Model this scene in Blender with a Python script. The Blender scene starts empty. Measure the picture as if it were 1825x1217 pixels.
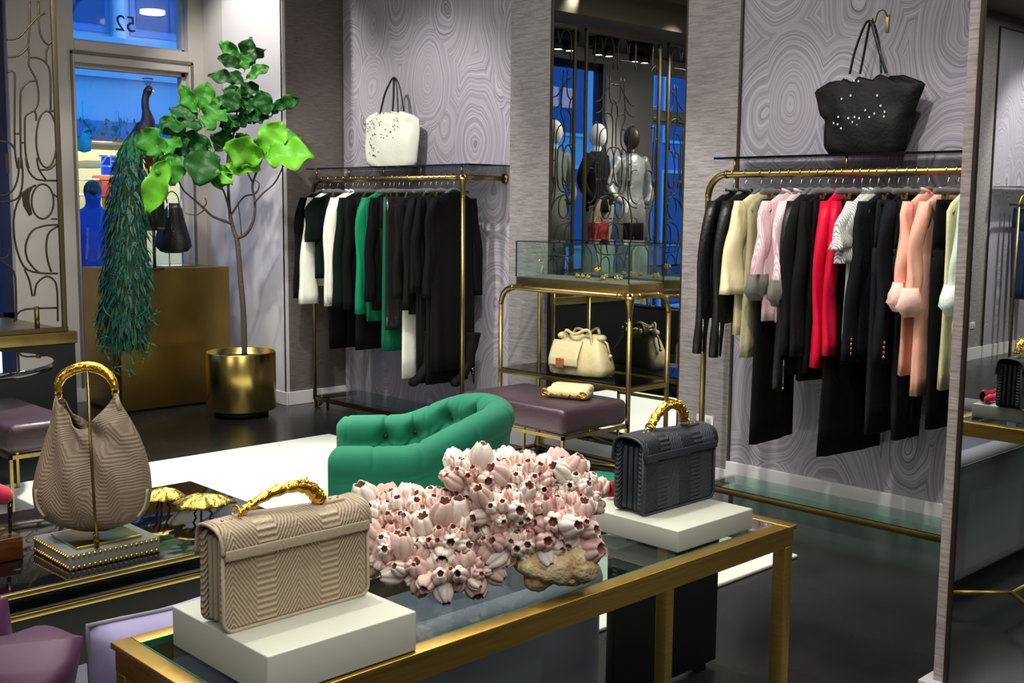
import bpy, bmesh, math, random
from mathutils import Vector, Matrix, Euler, noise
S = bpy.context.scene
COL = S.collection
R = math.radians
PI = math.pi
rnd = random.Random(7)
# ------------------------------------------------------------------ camera
FPX, CX, CY = 2024.2, 912.5, 608.5
CAM_H = 1.5
cam_m = (Matrix.Rotation(R(45.98), 4, 'Z') @ Matrix.Rotation(R(90 - 6.765), 4, 'X') @ Matrix.Rotation(R(0.535), 4, 'Z'))
cam_m.translation = Vector((0, 0, CAM_H))
cd = bpy.data.cameras.new('camera')
cd.sensor_fit = 'HORIZONTAL'; cd.sensor_width = 36.0
cd.lens = FPX / 1825 * 36.0
cd.clip_start = 0.05; cd.clip_end = 200
cam = bpy.data.objects.new('camera', cd)
cam.matrix_world = cam_m
COL.objects.link(cam)
S.camera = cam
# ------------------------------------------------------------------ world, exposure
def lin(c):
    c = c / 255.0
    return c / 12.92 if c <= 0.04045 else ((c + 0.055) / 1.055) ** 2.4
def rgb(r, g, b):
    return (lin(r), lin(g), lin(b), 1.0)
S.view_settings.view_transform = 'Standard'
S.view_settings.look = 'None'
S.view_settings.gamma = 1.0
S.view_settings.use_curve_mapping = False
S.view_settings.exposure = 1.0
S.cycles.use_denoising = True
S.cycles.max_bounces = 10
S.cycles.glossy_bounces = 6
S.cycles.transparent_max_bounces = 24
S.cycles.caustics_reflective = False
S.cycles.caustics_refractive = False
S.cycles.sample_clamp_indirect = 6.0
w = bpy.data.worlds.new('dusk_sky'); S.world = w; w.use_nodes = True
bg = w.node_tree.nodes['Background']
bg.inputs['Color'].default_value = (0.08, 0.36, 1.0, 1.0)
bg.inputs['Strength'].default_value = 1.15

def spot(x, y, z, tx, ty, tz, power, size=60, blend=0.6, col=(1.0, 0.95, 0.86), rad=0.05):
    l = bpy.data.lights.new('spot_beam', 'SPOT')
    l.energy = power; l.color = col; l.spot_size = R(size); l.spot_blend = blend; l.shadow_soft_size = rad
    o = bpy.data.objects.new('spot_beam', l)
    o.location = (x, y, z)
    o.rotation_euler = (Vector((tx, ty, tz)) - Vector((x, y, z))).to_track_quat('-Z', 'Y').to_euler()
    COL.objects.link(o)
    return o
def area(x, y, z, sx, sy, power, col=(1, 0.96, 0.9)):  # added soft fill from overhead, no fixture belongs to it
    l = bpy.data.lights.new('added_fill', 'AREA')
    l.shape = 'RECTANGLE'; l.size = sx; l.size_y = sy; l.energy = power; l.color = col
    o = bpy.data.objects.new('added_fill', l); o.location = (x, y, z)
    COL.objects.link(o); return o
CEIL = 3.45
SPOTS = [  # lamp x, y, target x, y, z, watts, cone
    (-7.45, 3.75, -7.7, 4.66, 2.45, 46, 84),
    (-5.6, 3.0, -5.0, 2.9, 0.0, 230, 60),
    (-4.6, 3.0, -3.6, 3.2, 0.0, 120, 55),
    (-2.3, 1.3, -1.60, 1.45, 0.8, 62, 42),
    (-1.0, 1.9, -1.55, 1.2, 0.8, 34, 50),
    (-2.2, 2.5, -1.55, 2.1, 0.8, 46, 45),
    (-5.3, 3.1, -6.2, 4.9, 1.6, 100, 60),
    (-3.2, 2.9, -4.3, 4.6, 0.8, 130, 50),
    (-2.2, 2.9, -2.9, 4.6, 1.1, 78, 55),
    (-1.6, 3.6, -2.1, 4.6, 1.0, 30, 60),
    (-6.2, 3.2, -7.1, 4.2, 1.7, 70, 45),
    (-3.6, 0.3, -3.5, 1.6, 0.5, 50, 50),
    (-6.4, 2.4, -7.7, 3.6, 1.6, 60, 50),
    (-7.0, 2.4, -8.4, 3.4, 1.5, 70, 70),
    (-6.6, -0.2, -7.9, 0.9, 1.7, 130, 60),
    (-6.6, 0.9, -7.9, 1.5, 1.7, 60, 60),
    (-3.4, -5.6, -5.0, -6.2, 1.6, 170, 70),
]
for q in SPOTS:
    spot(q[0], q[1], 3.38, *q[2:])
area(-4.2, 2.2, 3.40, 3.6, 3.2, 56)
area(-1.6, 1.6, 3.40, 1.6, 2.2, 14)
area(0.9, 0.2, 3.40, 2.0, 3.0, 50)  # added fill from the camera side for faces turned this way
area(-3.0, -4.5, 3.40, 2.5, 4.0, 60)

# ------------------------------------------------------------------ pixel -> world helpers (1825 x 1217 frame)
def ray(px, py):
    return cam_m.to_3x3() @ Vector(((px - CX) / FPX, -(py - CY) / FPX, -1.0))
def at_z(px, py, z):
    d = ray(px, py); return Vector((0, 0, CAM_H)) + d * ((z - CAM_H) / d.z)
def at_x(px, py, x):
    d = ray(px, py); return Vector((0, 0, CAM_H)) + d * (x / d.x)
def at_y(px, py, y):
    d = ray(px, py); return Vector((0, 0, CAM_H)) + d * (y / d.y)
FWD = cam_m.to_3x3() @ Vector((0, 0, -1))
def at_p(px, py, p, back=0.0):           # point on the plane through p facing the viewing direction
    d = ray(px, py); o = Vector((0, 0, CAM_H))
    return o + d * ((Vector(p) - o).dot(FWD) + back) / d.dot(FWD)

# ------------------------------------------------------------------ materials
MATS = {}
def new_mat(name):
    m = bpy.data.materials.new(name); m.use_nodes = True
    MATS[name] = m
    nt = m.node_tree; b = nt.nodes['Principled BSDF']
    return m, nt, b
def mat(name, col, rough=0.5, metal=0.0, spec=0.5, sheen=0.0, coat=0.0, bump=0.0, bscale=40.0, vary=0.0, vscale=6.0, aniso=None, vcol=None):
    if name in MATS: return MATS[name]
    m, nt, b = new_mat(name)
    b.inputs['Base Color'].default_value = col
    b.inputs['Roughness'].default_value = rough
    b.inputs['Metallic'].default_value = metal
    b.inputs['Specular IOR Level'].default_value = spec
    b.inputs['Sheen Weight'].default_value = sheen
    b.inputs['Coat Weight'].default_value = coat
    tc = nt.nodes.new('ShaderNodeTexCoord')
    mp = nt.nodes.new('ShaderNodeMapping'); nt.links.new(tc.outputs['Object'], mp.inputs['Vector'])
    if aniso: mp.inputs['Scale'].default_value = aniso
    if vary > 0:
        n = nt.nodes.new('ShaderNodeTexNoise'); n.inputs['Scale'].default_value = vscale; n.inputs['Detail'].default_value = 5
        nt.links.new(mp.outputs['Vector'], n.inputs['Vector'])
        r = nt.nodes.new('ShaderNodeValToRGB')
        r.color_ramp.elements[0].position = 0.3; r.color_ramp.elements[1].position = 0.7
        c0 = vcol if vcol else tuple([c * (1 - vary) for c in col[:3]] + [1])
        r.color_ramp.elements[0].color = c0; r.color_ramp.elements[1].color = col
        nt.links.new(n.outputs['Fac'], r.inputs['Fac']); nt.links.new(r.outputs['Color'], b.inputs['Base Color'])
    if bump > 0:
        n2 = nt.nodes.new('ShaderNodeTexNoise'); n2.inputs['Scale'].default_value = bscale; n2.inputs['Detail'].default_value = 4
        nt.links.new(mp.outputs['Vector'], n2.inputs['Vector'])
        bp = nt.nodes.new('ShaderNodeBump'); bp.inputs['Strength'].default_value = bump; bp.inputs['Distance'].default_value = 0.01
        nt.links.new(n2.outputs['Fac'], bp.inputs['Height']); nt.links.new(bp.outputs['Normal'], b.inputs['Normal'])
    return m
def emis(name, col, strength):
    m, nt, b = new_mat(name)
    b.inputs['Base Color'].default_value = col
    b.inputs['Emission Color'].default_value = col
    b.inputs['Emission Strength'].default_value = strength
    return m
def linen(name, c0, c1):
    m, nt, b = new_mat(name)
    tc = nt.nodes.new('ShaderNodeTexCoord')
    mp = nt.nodes.new('ShaderNodeMapping'); mp.inputs['Scale'].default_value = (7, 7, 75)
    nt.links.new(tc.outputs['Object'], mp.inputs['Vector'])
    n = nt.nodes.new('ShaderNodeTexNoise'); n.inputs['Scale'].default_value = 1.6; n.inputs['Detail'].default_value = 8; n.inputs['Roughness'].default_value = 0.75
    nt.links.new(mp.outputs['Vector'], n.inputs['Vector'])
    r = nt.nodes.new('ShaderNodeValToRGB'); r.color_ramp.elements[0].position = 0.36; r.color_ramp.elements[1].position = 0.64
    r.color_ramp.elements[0].color = c0; r.color_ramp.elements[1].color = c1
    nt.links.new(n.outputs['Fac'], r.inputs['Fac']); nt.links.new(r.outputs['Color'], b.inputs['Base Color'])
    bp = nt.nodes.new('ShaderNodeBump'); bp.inputs['Strength'].default_value = 0.25; bp.inputs['Distance'].default_value = 0.004
    nt.links.new(n.outputs['Fac'], bp.inputs['Height']); nt.links.new(bp.outputs['Normal'], b.inputs['Normal'])
    b.inputs['Roughness'].default_value = 0.6
    return m
def agate(name, off=(0, 0, 0), horiz='X', k=1.0):
    # concentric stone bands: distance to scattered centres, warped, cut into irregular stripes
    m, nt, b = new_mat(name); L = nt.links.new
    tc = nt.nodes.new('ShaderNodeTexCoord')
    mp = nt.nodes.new('ShaderNodeMapping'); mp.inputs['Location'].default_value = off
    mp.inputs['Scale'].default_value = (2.5, 0.0, 1.55) if horiz == 'X' else (0.0, 2.5, 1.55)
    L(tc.outputs['Object'], mp.inputs['Vector'])
    nz = nt.nodes.new('ShaderNodeTexNoise'); nz.inputs['Scale'].default_value = 1.3; nz.inputs['Detail'].default_value = 2.0
    L(mp.outputs['Vector'], nz.inputs['Vector'])
    sc = nt.nodes.new('ShaderNodeVectorMath'); sc.operation = 'SCALE'; sc.inputs['Scale'].default_value = 0.20
    L(nz.outputs['Color'], sc.inputs[0])
    ad = nt.nodes.new('ShaderNodeVectorMath'); ad.operation = 'ADD'
    L(mp.outputs['Vector'], ad.inputs[0]); L(sc.outputs['Vector'], ad.inputs[1])
    vo = nt.nodes.new('ShaderNodeTexVoronoi'); vo.feature = 'F1'; vo.inputs['Scale'].default_value = 0.95; vo.inputs['Randomness'].default_value = 0.85
    L(ad.outputs['Vector'], vo.inputs['Vector'])
    mu = nt.nodes.new('ShaderNodeMath'); mu.operation = 'MULTIPLY'; mu.inputs[1].default_value = 36.0
    L(vo.outputs['Distance'], mu.inputs[0])
    st = nt.nodes.new('ShaderNodeTexNoise'); st.noise_dimensions = '1D'; st.inputs['Scale'].default_value = 1.0; st.inputs['Detail'].default_value = 3.0; st.inputs['Roughness'].default_value = 0.65
    L(mu.outputs[0], st.inputs['W'])
    r = nt.nodes.new('ShaderNodeValToRGB'); e = r.color_ramp.elements
    e[0].position = 0.25; e[0].color = rgb(129, 122, 141)
    e[1].position = 0.74; e[1].color = rgb(168, 163, 175)
    for p, c in ((0.36, rgb(153, 146, 163)), (0.40, rgb(101, 91, 115)), (0.43, rgb(159, 153, 168)), (0.485, rgb(170, 165, 177)), (0.50, rgb(120, 110, 132)), (0.515, rgb(158, 152, 166)), (0.575, rgb(177, 172, 182)), (0.595, rgb(108, 98, 122)), (0.62, rgb(161, 155, 170)), (0.67, rgb(184, 180, 187))):
        x = e.new(p); x.color = c
    L(st.outputs['Fac'], r.inputs['Fac']); L(r.outputs['Color'], b.inputs['Base Color'])
    for x in e:
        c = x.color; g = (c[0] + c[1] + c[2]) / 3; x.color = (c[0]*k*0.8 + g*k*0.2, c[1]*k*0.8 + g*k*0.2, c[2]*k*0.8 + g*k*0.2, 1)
    b.inputs['Roughness'].default_value = 0.45
    b.inputs['Specular IOR Level'].default_value = 0.35
    return m
def glass(name, tint=(0.93, 0.98, 0.96, 1), refl=1.0, rough=0.0):
    m, nt, b = new_mat(name); L = nt.links.new
    nt.nodes.remove(b)
    out = nt.nodes['Material Output']
    tr = nt.nodes.new('ShaderNodeBsdfTransparent'); tr.inputs['Color'].default_value = tint
    gl = nt.nodes.new('ShaderNodeBsdfGlossy'); gl.inputs['Roughness'].default_value = rough
    fr = nt.nodes.new('ShaderNodeLayerWeight'); fr.inputs['Blend'].default_value = 0.5
    po = nt.nodes.new('ShaderNodeMath'); po.operation = 'POWER'; po.inputs[1].default_value = 5.0
    L(fr.outputs['Facing'], po.inputs[0])
    mu = nt.nodes.new('ShaderNodeMath'); mu.operation = 'MULTIPLY_ADD'; mu.inputs[1].default_value = 0.9; mu.inputs[2].default_value = 0.04 * refl
    L(po.outputs[0], mu.inputs[0])
    mx = nt.nodes.new('ShaderNodeMixShader'); L(mu.outputs[0], mx.inputs[0]); L(tr.outputs[0], mx.inputs[1]); L(gl.outputs[0], mx.inputs[2])
    L(mx.outputs[0], out.inputs['Surface'])
    return m

M_linen = linen('grey_linen_wallcover', rgb(116, 110, 111), rgb(160, 154, 154))
M_linen_shaded = linen('brown_linen_shaded', rgb(88, 80, 78), rgb(118, 108, 104))  # brown linen, darkened in colour for the weaker light on the return
M_linen_pale = linen('pale_linen_edge', rgb(150, 136, 136), rgb(205, 190, 186))
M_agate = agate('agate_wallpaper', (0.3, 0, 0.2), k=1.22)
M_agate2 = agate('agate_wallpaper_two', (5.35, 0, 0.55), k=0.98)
M_agate3 = agate('agate_wallpaper_three', (0, 3.3, 1.4), 'Y')
M_white = mat('white_plaster', rgb(206, 202, 206), 0.6, bump=0.05, bscale=8)
M_cream = mat('cream_paint', rgb(190, 184, 178), 0.5)
M_base = mat('white_skirting_paint', rgb(222, 220, 222), 0.4)
M_ceil = mat('brown_ceiling', rgb(96, 84, 66), 0.7)
M_dark = mat('charcoal_paint', rgb(52, 52, 50), 0.45)
M_black = mat('black_lacquer', rgb(12, 12, 14), 0.06, coat=0.6, spec=0.6)
M_blackmatt = mat('black_matt', rgb(14, 14, 16), 0.5)
M_brass = mat('aged_brass', rgb(178, 154, 96), 0.36, 1.0, vary=0.35, vscale=7, bump=0.04, bscale=60)
M_brassd = mat('dark_brass', rgb(128, 108, 62), 0.3, 1.0, vary=0.3, vscale=5)
M_brasspol = mat('polished_brass', rgb(222, 194, 112), 0.24, 1.0, aniso=(40, 40, 1), vary=0.12, vscale=4)
M_gold = mat('bright_gold', rgb(248, 198, 84), 0.16, 1.0, bump=0.35, bscale=90)
M_goldleaf = mat('gold_leaf', rgb(214, 186, 96), 0.3, 1.0, bump=0.8, bscale=60)
M_plinth = mat('brass_sheet', rgb(166, 138, 76), 0.40, 1.0, vary=0.35, vscale=2.2, bump=0.05, bscale=6)
M_iron = mat('bronze_iron', rgb(70, 60, 46), 0.45, 0.6)
M_steel = mat('steel_wire', rgb(190, 186, 172), 0.25, 1.0)
M_glass = glass('clear_glass')
M_glassg = glass('green_edge_glass', (0.72, 0.86, 0.80, 1), 1.0)
M_glasstop = glass('table_glass', (0.80, 0.90, 0.87, 1), 1.6)
M_smoke = glass('smoked_glass', (0.45, 0.47, 0.46, 1), 1.5)
M_acryl = glass('clear_acrylic', (0.95, 0.97, 0.98, 1), 1.0)
M_mirror = mat('silver_mirror', (0.72, 0.76, 0.76, 1), 0.0, 1.0)
M_mirrord = mat('grey_mirror', (0.66, 0.69, 0.70, 1), 0.0, 1.0)
M_rug = mat('white_rug_pile', rgb(238, 240, 228), 0.95, bump=0.3, bscale=120)
M_box = mat('pale_grey_lacquer', rgb(196, 198, 184), 0.35)
M_hanger = mat('grey_flocked', rgb(92, 94, 96), 0.9, sheen=0.3)

def floor_mat():
    m, nt, b = new_mat('black_stone_floor'); L = nt.links.new
    tc = nt.nodes.new('ShaderNodeTexCoord')
    n = nt.nodes.new('ShaderNodeTexNoise'); n.inputs['Scale'].default_value = 1.7; n.inputs['Detail'].default_value = 8
    L(tc.outputs['Object'], n.inputs['Vector'])
    r = nt.nodes.new('ShaderNodeValToRGB'); r.color_ramp.elements[0].position = 0.3; r.color_ramp.elements[1].position = 0.75
    r.color_ramp.elements[0].color = rgb(26, 28, 28); r.color_ramp.elements[1].color = rgb(48, 51, 50)
    L(n.outputs['Fac'], r.inputs['Fac'])
    br = nt.nodes.new('ShaderNodeTexBrick'); br.inputs['Scale'].default_value = 1.0
    br.inputs['Brick Width'].default_value = 1.2; br.inputs['Row Height'].default_value = 0.15; br.inputs['Mortar Size'].default_value = 0.0015
    br.inputs['Color1'].default_value = (1, 1, 1, 1); br.inputs['Color2'].default_value = (0.86, 0.86, 0.86, 1); br.inputs['Mortar'].default_value = (0.6, 0.6, 0.6, 1)
    L(tc.outputs['Object'], br.inputs['Vector'])
    mx = nt.nodes.new('ShaderNodeMix'); mx.data_type = 'RGBA'; mx.blend_type = 'MULTIPLY'; mx.inputs[0].default_value = 1.0
    L(r.outputs['Color'], mx.inputs[6]); L(br.outputs['Color'], mx.inputs[7])
    L(mx.outputs[2], b.inputs['Base Color'])
    r2 = nt.nodes.new('ShaderNodeMapRange'); r2.inputs['To Min'].default_value = 0.16; r2.inputs['To Max'].default_value = 0.36
    L(n.outputs['Fac'], r2.inputs['Value']); L(r2.outputs['Result'], b.inputs['Roughness'])
    # thin scratches
    mp = nt.nodes.new('ShaderNodeMapping'); mp.inputs['Rotation'].default_value = (0, 0, 0.5); mp.inputs['Scale'].default_value = (3, 70, 1)
    L(tc.outputs['Object'], mp.inputs['Vector'])
    n3 = nt.nodes.new('ShaderNodeTexNoise'); n3.inputs['Scale'].default_value = 1.0
    L(mp.outputs['Vector'], n3.inputs['Vector'])
    bp = nt.nodes.new('ShaderNodeBump'); bp.inputs['Strength'].default_value = 0.06; L(n3.outputs['Fac'], bp.inputs['Height']); L(bp.outputs['Normal'], b.inputs['Normal'])
    return m
M_floor = floor_mat()

# ------------------------------------------------------------------ mesh builder
class MB:
    def __init__(s): s.v = []; s.f = []; s.mi = []; s.sm = []
    def add(s, vs, fs, mi=0, smooth=True):
        k = len(s.v); s.v += [tuple(p) for p in vs]
        for f in fs: s.f.append(tuple(i + k for i in f)); s.mi.append(mi); s.sm.append(smooth)
    def box(s, x0, x1, y0, y1, z0, z1, mi=0, bev=0.0):
        if x0 > x1: x0, x1 = x1, x0
        if y0 > y1: y0, y1 = y1, y0
        if z0 > z1: z0, z1 = z1, z0
        if bev <= 0:
            s.add([(x0,y0,z0),(x1,y0,z0),(x1,y1,z0),(x0,y1,z0),(x0,y0,z1),(x1,y0,z1),(x1,y1,z1),(x0,y1,z1)],
                  [(0,3,2,1),(4,5,6,7),(0,1,5,4),(1,2,6,5),(2,3,7,6),(3,0,4,7)], mi, False); return s
        bm = bmesh.new(); bmesh.ops.create_cube(bm, size=1)
        for v in bm.verts: v.co = Vector(((x0+x1)/2 + v.co.x*(x1-x0), (y0+y1)/2 + v.co.y*(y1-y0), (z0+z1)/2 + v.co.z*(z1-z0)))
        bmesh.ops.bevel(bm, geom=bm.edges[:], offset=bev, segments=3, profile=0.5, affect='EDGES')
        bm.verts.ensure_lookup_table()
        s.add([v.co for v in bm.verts], [tuple(v.index for v in f.verts) for f in bm.faces], mi, True); bm.free(); return s
    def loft(s, rings, mi=0, cap=True, closed=True, smooth=True):
        n = len(rings[0]); vs = [p for r in rings for p in r]; fs = []
        for i in range(len(rings) - 1):
            for j in range(n if closed else n - 1):
                a = i*n + j; b2 = i*n + (j+1) % n
                fs.append((a, b2, b2 + n, a + n))
        if cap and closed:
            fs.append(tuple(range(n - 1, -1, -1))); fs.append(tuple(range((len(rings)-1)*n, len(rings)*n)))
        s.add(vs, fs, mi, smooth); return s
    def tube(s, pts, r, n=8, mi=0, cap=True, flat=None, up=None):
        pts = [Vector(p) for p in pts]
        rs = r if isinstance(r, (list, tuple)) else [r] * len(pts)
        rings = []; prev = None
        for i, p in enumerate(pts):
            t = (pts[min(i+1, len(pts)-1)] - pts[max(i-1, 0)])
            if t.length < 1e-9: t = Vector((0,0,1))
            t.normalize()
            if prev is None:
                a = Vector(up) if up else (Vector((0,0,1)) if abs(t.z) < 0.9 else Vector((1,0,0)))
                nrm = (a - t * a.dot(t)).normalized()
            else:
                nrm = (prev - t * prev.dot(t))
                nrm = nrm.normalized() if nrm.length > 1e-6 else t.orthogonal().normalized()
            prev = nrm; bn = t.cross(nrm)
            f1, f2 = flat if flat else (1, 1)
            rings.append([p + nrm * (math.cos(2*PI*j/n) * rs[i] * f1) + bn * (math.sin(2*PI*j/n) * rs[i] * f2) for j in range(n)])
        return s.loft(rings, mi, cap)
    def lathe(s, prof, c=(0,0,0), n=32, mi=0, cap=False):
        c = Vector(c)
        rings = [[c + Vector((r*math.cos(2*PI*j/n), r*math.sin(2*PI*j/n), z)) for j in range(n)] for r, z in prof]
        return s.loft(rings, mi, cap)
    def ball(s, c, r, n=10, mi=0, sc=(1,1,1)):
        c = Vector(c); rings = []
        for i in range(n + 1):
            a = PI * i / n; rr = max(math.sin(a), 1e-4)
            rings.append([c + Vector((math.cos(2*PI*j/(n*2)) * rr * r * sc[0], math.sin(2*PI*j/(n*2)) * rr * r * sc[1], -math.cos(a) * r * sc[2])) for j in range(n*2)])
        return s.loft(rings, mi, False)
    def prism(s, poly, y0, y1, mi=0, axis='y', smooth=False):
        n = len(poly)
        def P(a, b, c): return (a, c, b) if axis == 'y' else ((c, a, b) if axis == 'x' else (a, b, c))
        vs = [P(a, b, y0) for a, b in poly] + [P(a, b, y1) for a, b in poly]
        fs = [tuple(range(n - 1, -1, -1)), tuple(range(n, 2*n))] + [(i, (i+1) % n, (i+1) % n + n, i + n) for i in range(n)]
        s.add(vs, fs, mi, smooth); return s
    def grid(s, fn, nu, nv, mi=0, closed_u=False):
        vs = [fn(i/(nu - (0 if closed_u else 1)), j/(nv-1)) for j in range(nv) for i in range(nu)]
        fs = []
        for j in range(nv-1):
            for i in range(nu if closed_u else nu-1):
                a = j*nu+i; b2 = j*nu+(i+1) % nu
                fs.append((a, b2, b2+nu, a+nu))
        s.add(vs, fs, mi, True); return s
    def build(s, name, mats, parent=None, kind=None, solid=0.0, sub=0, bevel=0.0):
        me = bpy.data.meshes.new(name); me.from_pydata([tuple(p) for p in s.v], [], s.f)
        if not isinstance(mats, (list, tuple)): mats = [mats]
        for m in mats: me.materials.append(m)
        me.polygons.foreach_set('material_index', s.mi); me.polygons.foreach_set('use_smooth', s.sm)
        bm = bmesh.new(); bm.from_mesh(me); bmesh.ops.recalc_face_normals(bm, faces=bm.faces[:]); bm.to_mesh(me); bm.free()
        me.update()
        o = bpy.data.objects.new(name, me); COL.objects.link(o)
        if parent: o.parent = parent
        if kind: o['kind'] = kind
        if bevel: 
            md = o.modifiers.new('bevel', 'BEVEL'); md.width = bevel; md.segments = 2; md.limit_method = 'ANGLE'
        if solid:
            md = o.modifiers.new('solid', 'SOLIDIFY'); md.thickness = solid; md.offset = 0
        if sub:
            md = o.modifiers.new('sub', 'SUBSURF'); md.levels = sub; md.render_levels = sub
        return o
def thing(name, label, cat, loc=(0,0,0), rz=0.0, group=None):
    o = bpy.data.objects.new(name, None); COL.objects.link(o); o.empty_display_size = 0.05
    o.location = loc; o.rotation_euler = (0, 0, rz); o['label'] = label; o['category'] = cat
    if group: o['group'] = group
    return o
def tag(o, label, cat, group=None):
    o['label'] = label; o['category'] = cat
    if group: o['group'] = group
    return o
def plabel(o, t): o['label'] = t; return o
def struct(name, mb, m, bevel=0.0): return mb.build(name, m, None, 'structure', bevel=bevel)
def dup(root, loc, rz=0.0, label=None, group=None):
    r = root.copy(); COL.objects.link(r); r.location = loc; r.rotation_euler = (0, 0, rz)
    if label: r['label'] = label
    if group: r['group'] = group
    for ch in list(root.children):
        c = ch.copy(); COL.objects.link(c); c.parent = r
        for g in ch.children:
            d = g.copy(); COL.objects.link(d); d.parent = c
    return r
def arc(cx, cy, r, a0, a1, n=12): return [(cx + r*math.cos(R(a0 + (a1-a0)*i/n)), cy + r*math.sin(R(a0 + (a1-a0)*i/n))) for i in range(n+1)]
def smooth_path(pts, n=6):
    pts = [Vector(p) for p in pts]; out = []
    for i in range(len(pts)-1):
        p0 = pts[max(i-1,0)]; p1 = pts[i]; p2 = pts[i+1]; p3 = pts[min(i+2,len(pts)-1)]
        for k in range(n):
            t = k/n; t2 = t*t; t3 = t2*t
            out.append(0.5*((2*p1)+(-p0+p2)*t+(2*p0-5*p1+4*p2-p3)*t2+(-p0+3*p1-3*p2+p3)*t3))
    out.append(pts[-1]); return out
def text_mesh(name, body, size, m, loc, rot, parent=None, extrude=0.002):
    cu = bpy.data.curves.new(name, 'FONT'); cu.body = body; cu.size = size; cu.extrude = extrude; cu.align_x = 'CENTER'; cu.align_y = 'CENTER'
    t = bpy.data.objects.new(name, cu); COL.objects.link(t)
    me = bpy.data.meshes.new_from_object(t.evaluated_get(bpy.context.evaluated_depsgraph_get()))
    bpy.data.objects.remove(t); me.materials.clear(); me.materials.append(m)
    o = bpy.data.objects.new(name, me); COL.objects.link(o); o.location = loc; o.rotation_euler = rot
    if parent: o.parent = parent
    return o
# ================================================================== SETTING
YB, YN, XW, XC = 4.95, 5.19, -8.40, -7.236
b = MB(); b.box(-8.7, 3.2, -9.2, 5.5, -0.1, 0.0); struct('floor', b, M_floor)
b = MB(); b.box(-8.7, 3.2, -9.2, 5.5, CEIL, CEIL + 0.1); struct('ceiling', b, M_ceil)
b = MB(); b.box(-7.236, 3.2, YN, 5.5, 0, CEIL); struct('wall_back', b, M_linen)
b = MB(); b.box(-8.6, XC, 4.656, 5.5, 0, CEIL); struct('wall_corner', b, M_cream)
b = MB(); b.box(-8.07, XC - 0.001, 4.642, 4.658, 0, CEIL); b.box(XC - 0.02, XC + 0.004, 4.642, 4.668, 0, CEIL); struct('trim_1', b, M_white)
b = MB(); b.box(XC - 0.001, XC + 0.004, 4.668, YN, 0, CEIL); struct('trim_2', b, M_linen_shaded)
b = MB(); b.box(XC + 0.02, -5.157, YN - 0.02, YN, 0.0, CEIL); struct('trim_3', b, M_agate)      # wallpaper recess behind the left rack
b = MB(); b.box(-5.157, -4.817, YB, YN, 0.0, CEIL); struct('trim_4', b, M_linen)
b = MB(); b.box(-4.817, -3.80, YB + 0.03, YN, 0.0, CEIL); struct('trim_5', b, M_linen)
b = MB(); b.box(-3.80, -3.462, YB, YN, 0.0, CEIL); struct('trim_6', b, M_linen)
b = MB(); b.box(-3.462, -3.448, YB - 0.012, YN, 0.17, CEIL); struct('trim_7', b, M_iron)
b = MB(); b.box(-3.448, 3.1, YB, YN, 0.0, CEIL); struct('trim_8', b, M_agate2)
b = MB(); b.box(-5.157, 3.1, YB - 0.015, YB, 0, 0.12); b.box(-3.462, 3.1, YB - 0.02, YB, 0, 0.17); struct('baseboard_back', b, M_base, 0.003)
b = MB(); b.box(XC, XC + 0.018, 4.656, YN, 0, 0.10); b.box(-8.07, XC + 0.018, 4.632, 4.650, 0, 0.10); struct('baseboard_corner', b, M_base, 0.003)
# left wall with the street windows (door leaf with transom, pier, display windows)
Z1 = CEIL
b = MB()
def wseg(y0, y1, z0, z1): b.box(-8.6, XW, y0, y1, z0, z1)
wseg(4.53, 4.70, 0, Z1); wseg(3.128, 3.61, 0, Z1); wseg(3.61, 4.53, 2.53, 2.69); wseg(3.61, 4.53, 3.20, Z1); wseg(3.61, 4.53, 0, 0.30)
wseg(0.38, 3.128, 3.06, Z1); wseg(0.38, 3.128, 0, 0.62); wseg(-0.42, 0.38, 0, Z1)
wseg(-2.6, -0.42, 3.06, Z1); wseg(-2.6, -0.42, 2.50, 2.60); wseg(-2.6, -0.42, 0, 0.62); wseg(-3.2, -2.6, 0, Z1)
struct('wall_left', b, M_cream, 0.006)
b = MB(); b.box(XW, XW + 0.016, 3.06, 4.70, 0, 0.10); struct('baseboard_left', b, M_base)
def window(n, y0, y1, z0, z1, fm, fw=0.03, bars=()):
    f = MB()
    f.box(-8.54, -8.47, y0, y0 + fw, z0, z1); f.box(-8.54, -8.47, y1 - fw, y1, z0, z1)
    f.box(-8.54, -8.47, y0, y1, z0, z0 + fw); f.box(-8.54, -8.47, y0, y1, z1 - fw, z1)
    for yb, wd in bars: f.box(-8.55, -8.44, yb - wd/2, yb + wd/2, z0, z1)
    o = struct('window_%d' % n, f, fm)
    g = MB(); g.box(-8.508, -8.502, y0 + fw, y1 - fw, z0 + fw, z1 - fw); g.build('window_pane', M_glass, o)
    return o
M_frameblue = mat('navy_window_frame', rgb(20, 30, 70), 0.4)
w1 = window(1, 3.61, 4.53, 2.69, 3.20, M_cream, 0.02)
w2 = window(2, 3.61, 4.53, 0.30, 2.53, M_cream, 0.03)
window(3, 0.38, 3.128, 0.62, 3.06, M_frameblue, 0.08, ((1.75, 0.06),))
window(4, -2.6, -0.42, 2.60, 3.06, M_cream, 0.03)
window(5, -2.6, -0.42, 0.62, 2.50, M_cream, 0.03)
t = text_mesh('house_number', '52', 0.17, mat('grey_lettering', rgb(40, 55, 95), 0.5), (-8.500, 4.06, 2.86), (R(90), 0, R(-90)), w1)
plabel(t, 'grey number 52 lettered on the transom glass, reversed from inside')
# dark groove and architrave round the door leaf
b = MB()
b.box(XW, XW + 0.012, 3.575, 3.590, 0.1, 2.605); b.box(XW, XW + 0.012, 4.545, 4.560, 0.1, 2.605); b.box(XW, XW + 0.012, 3.575, 4.560, 2.590, 2.615)
struct('trim_9', b, mat('groove_grey', rgb(110, 102, 96), 0.6))
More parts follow.
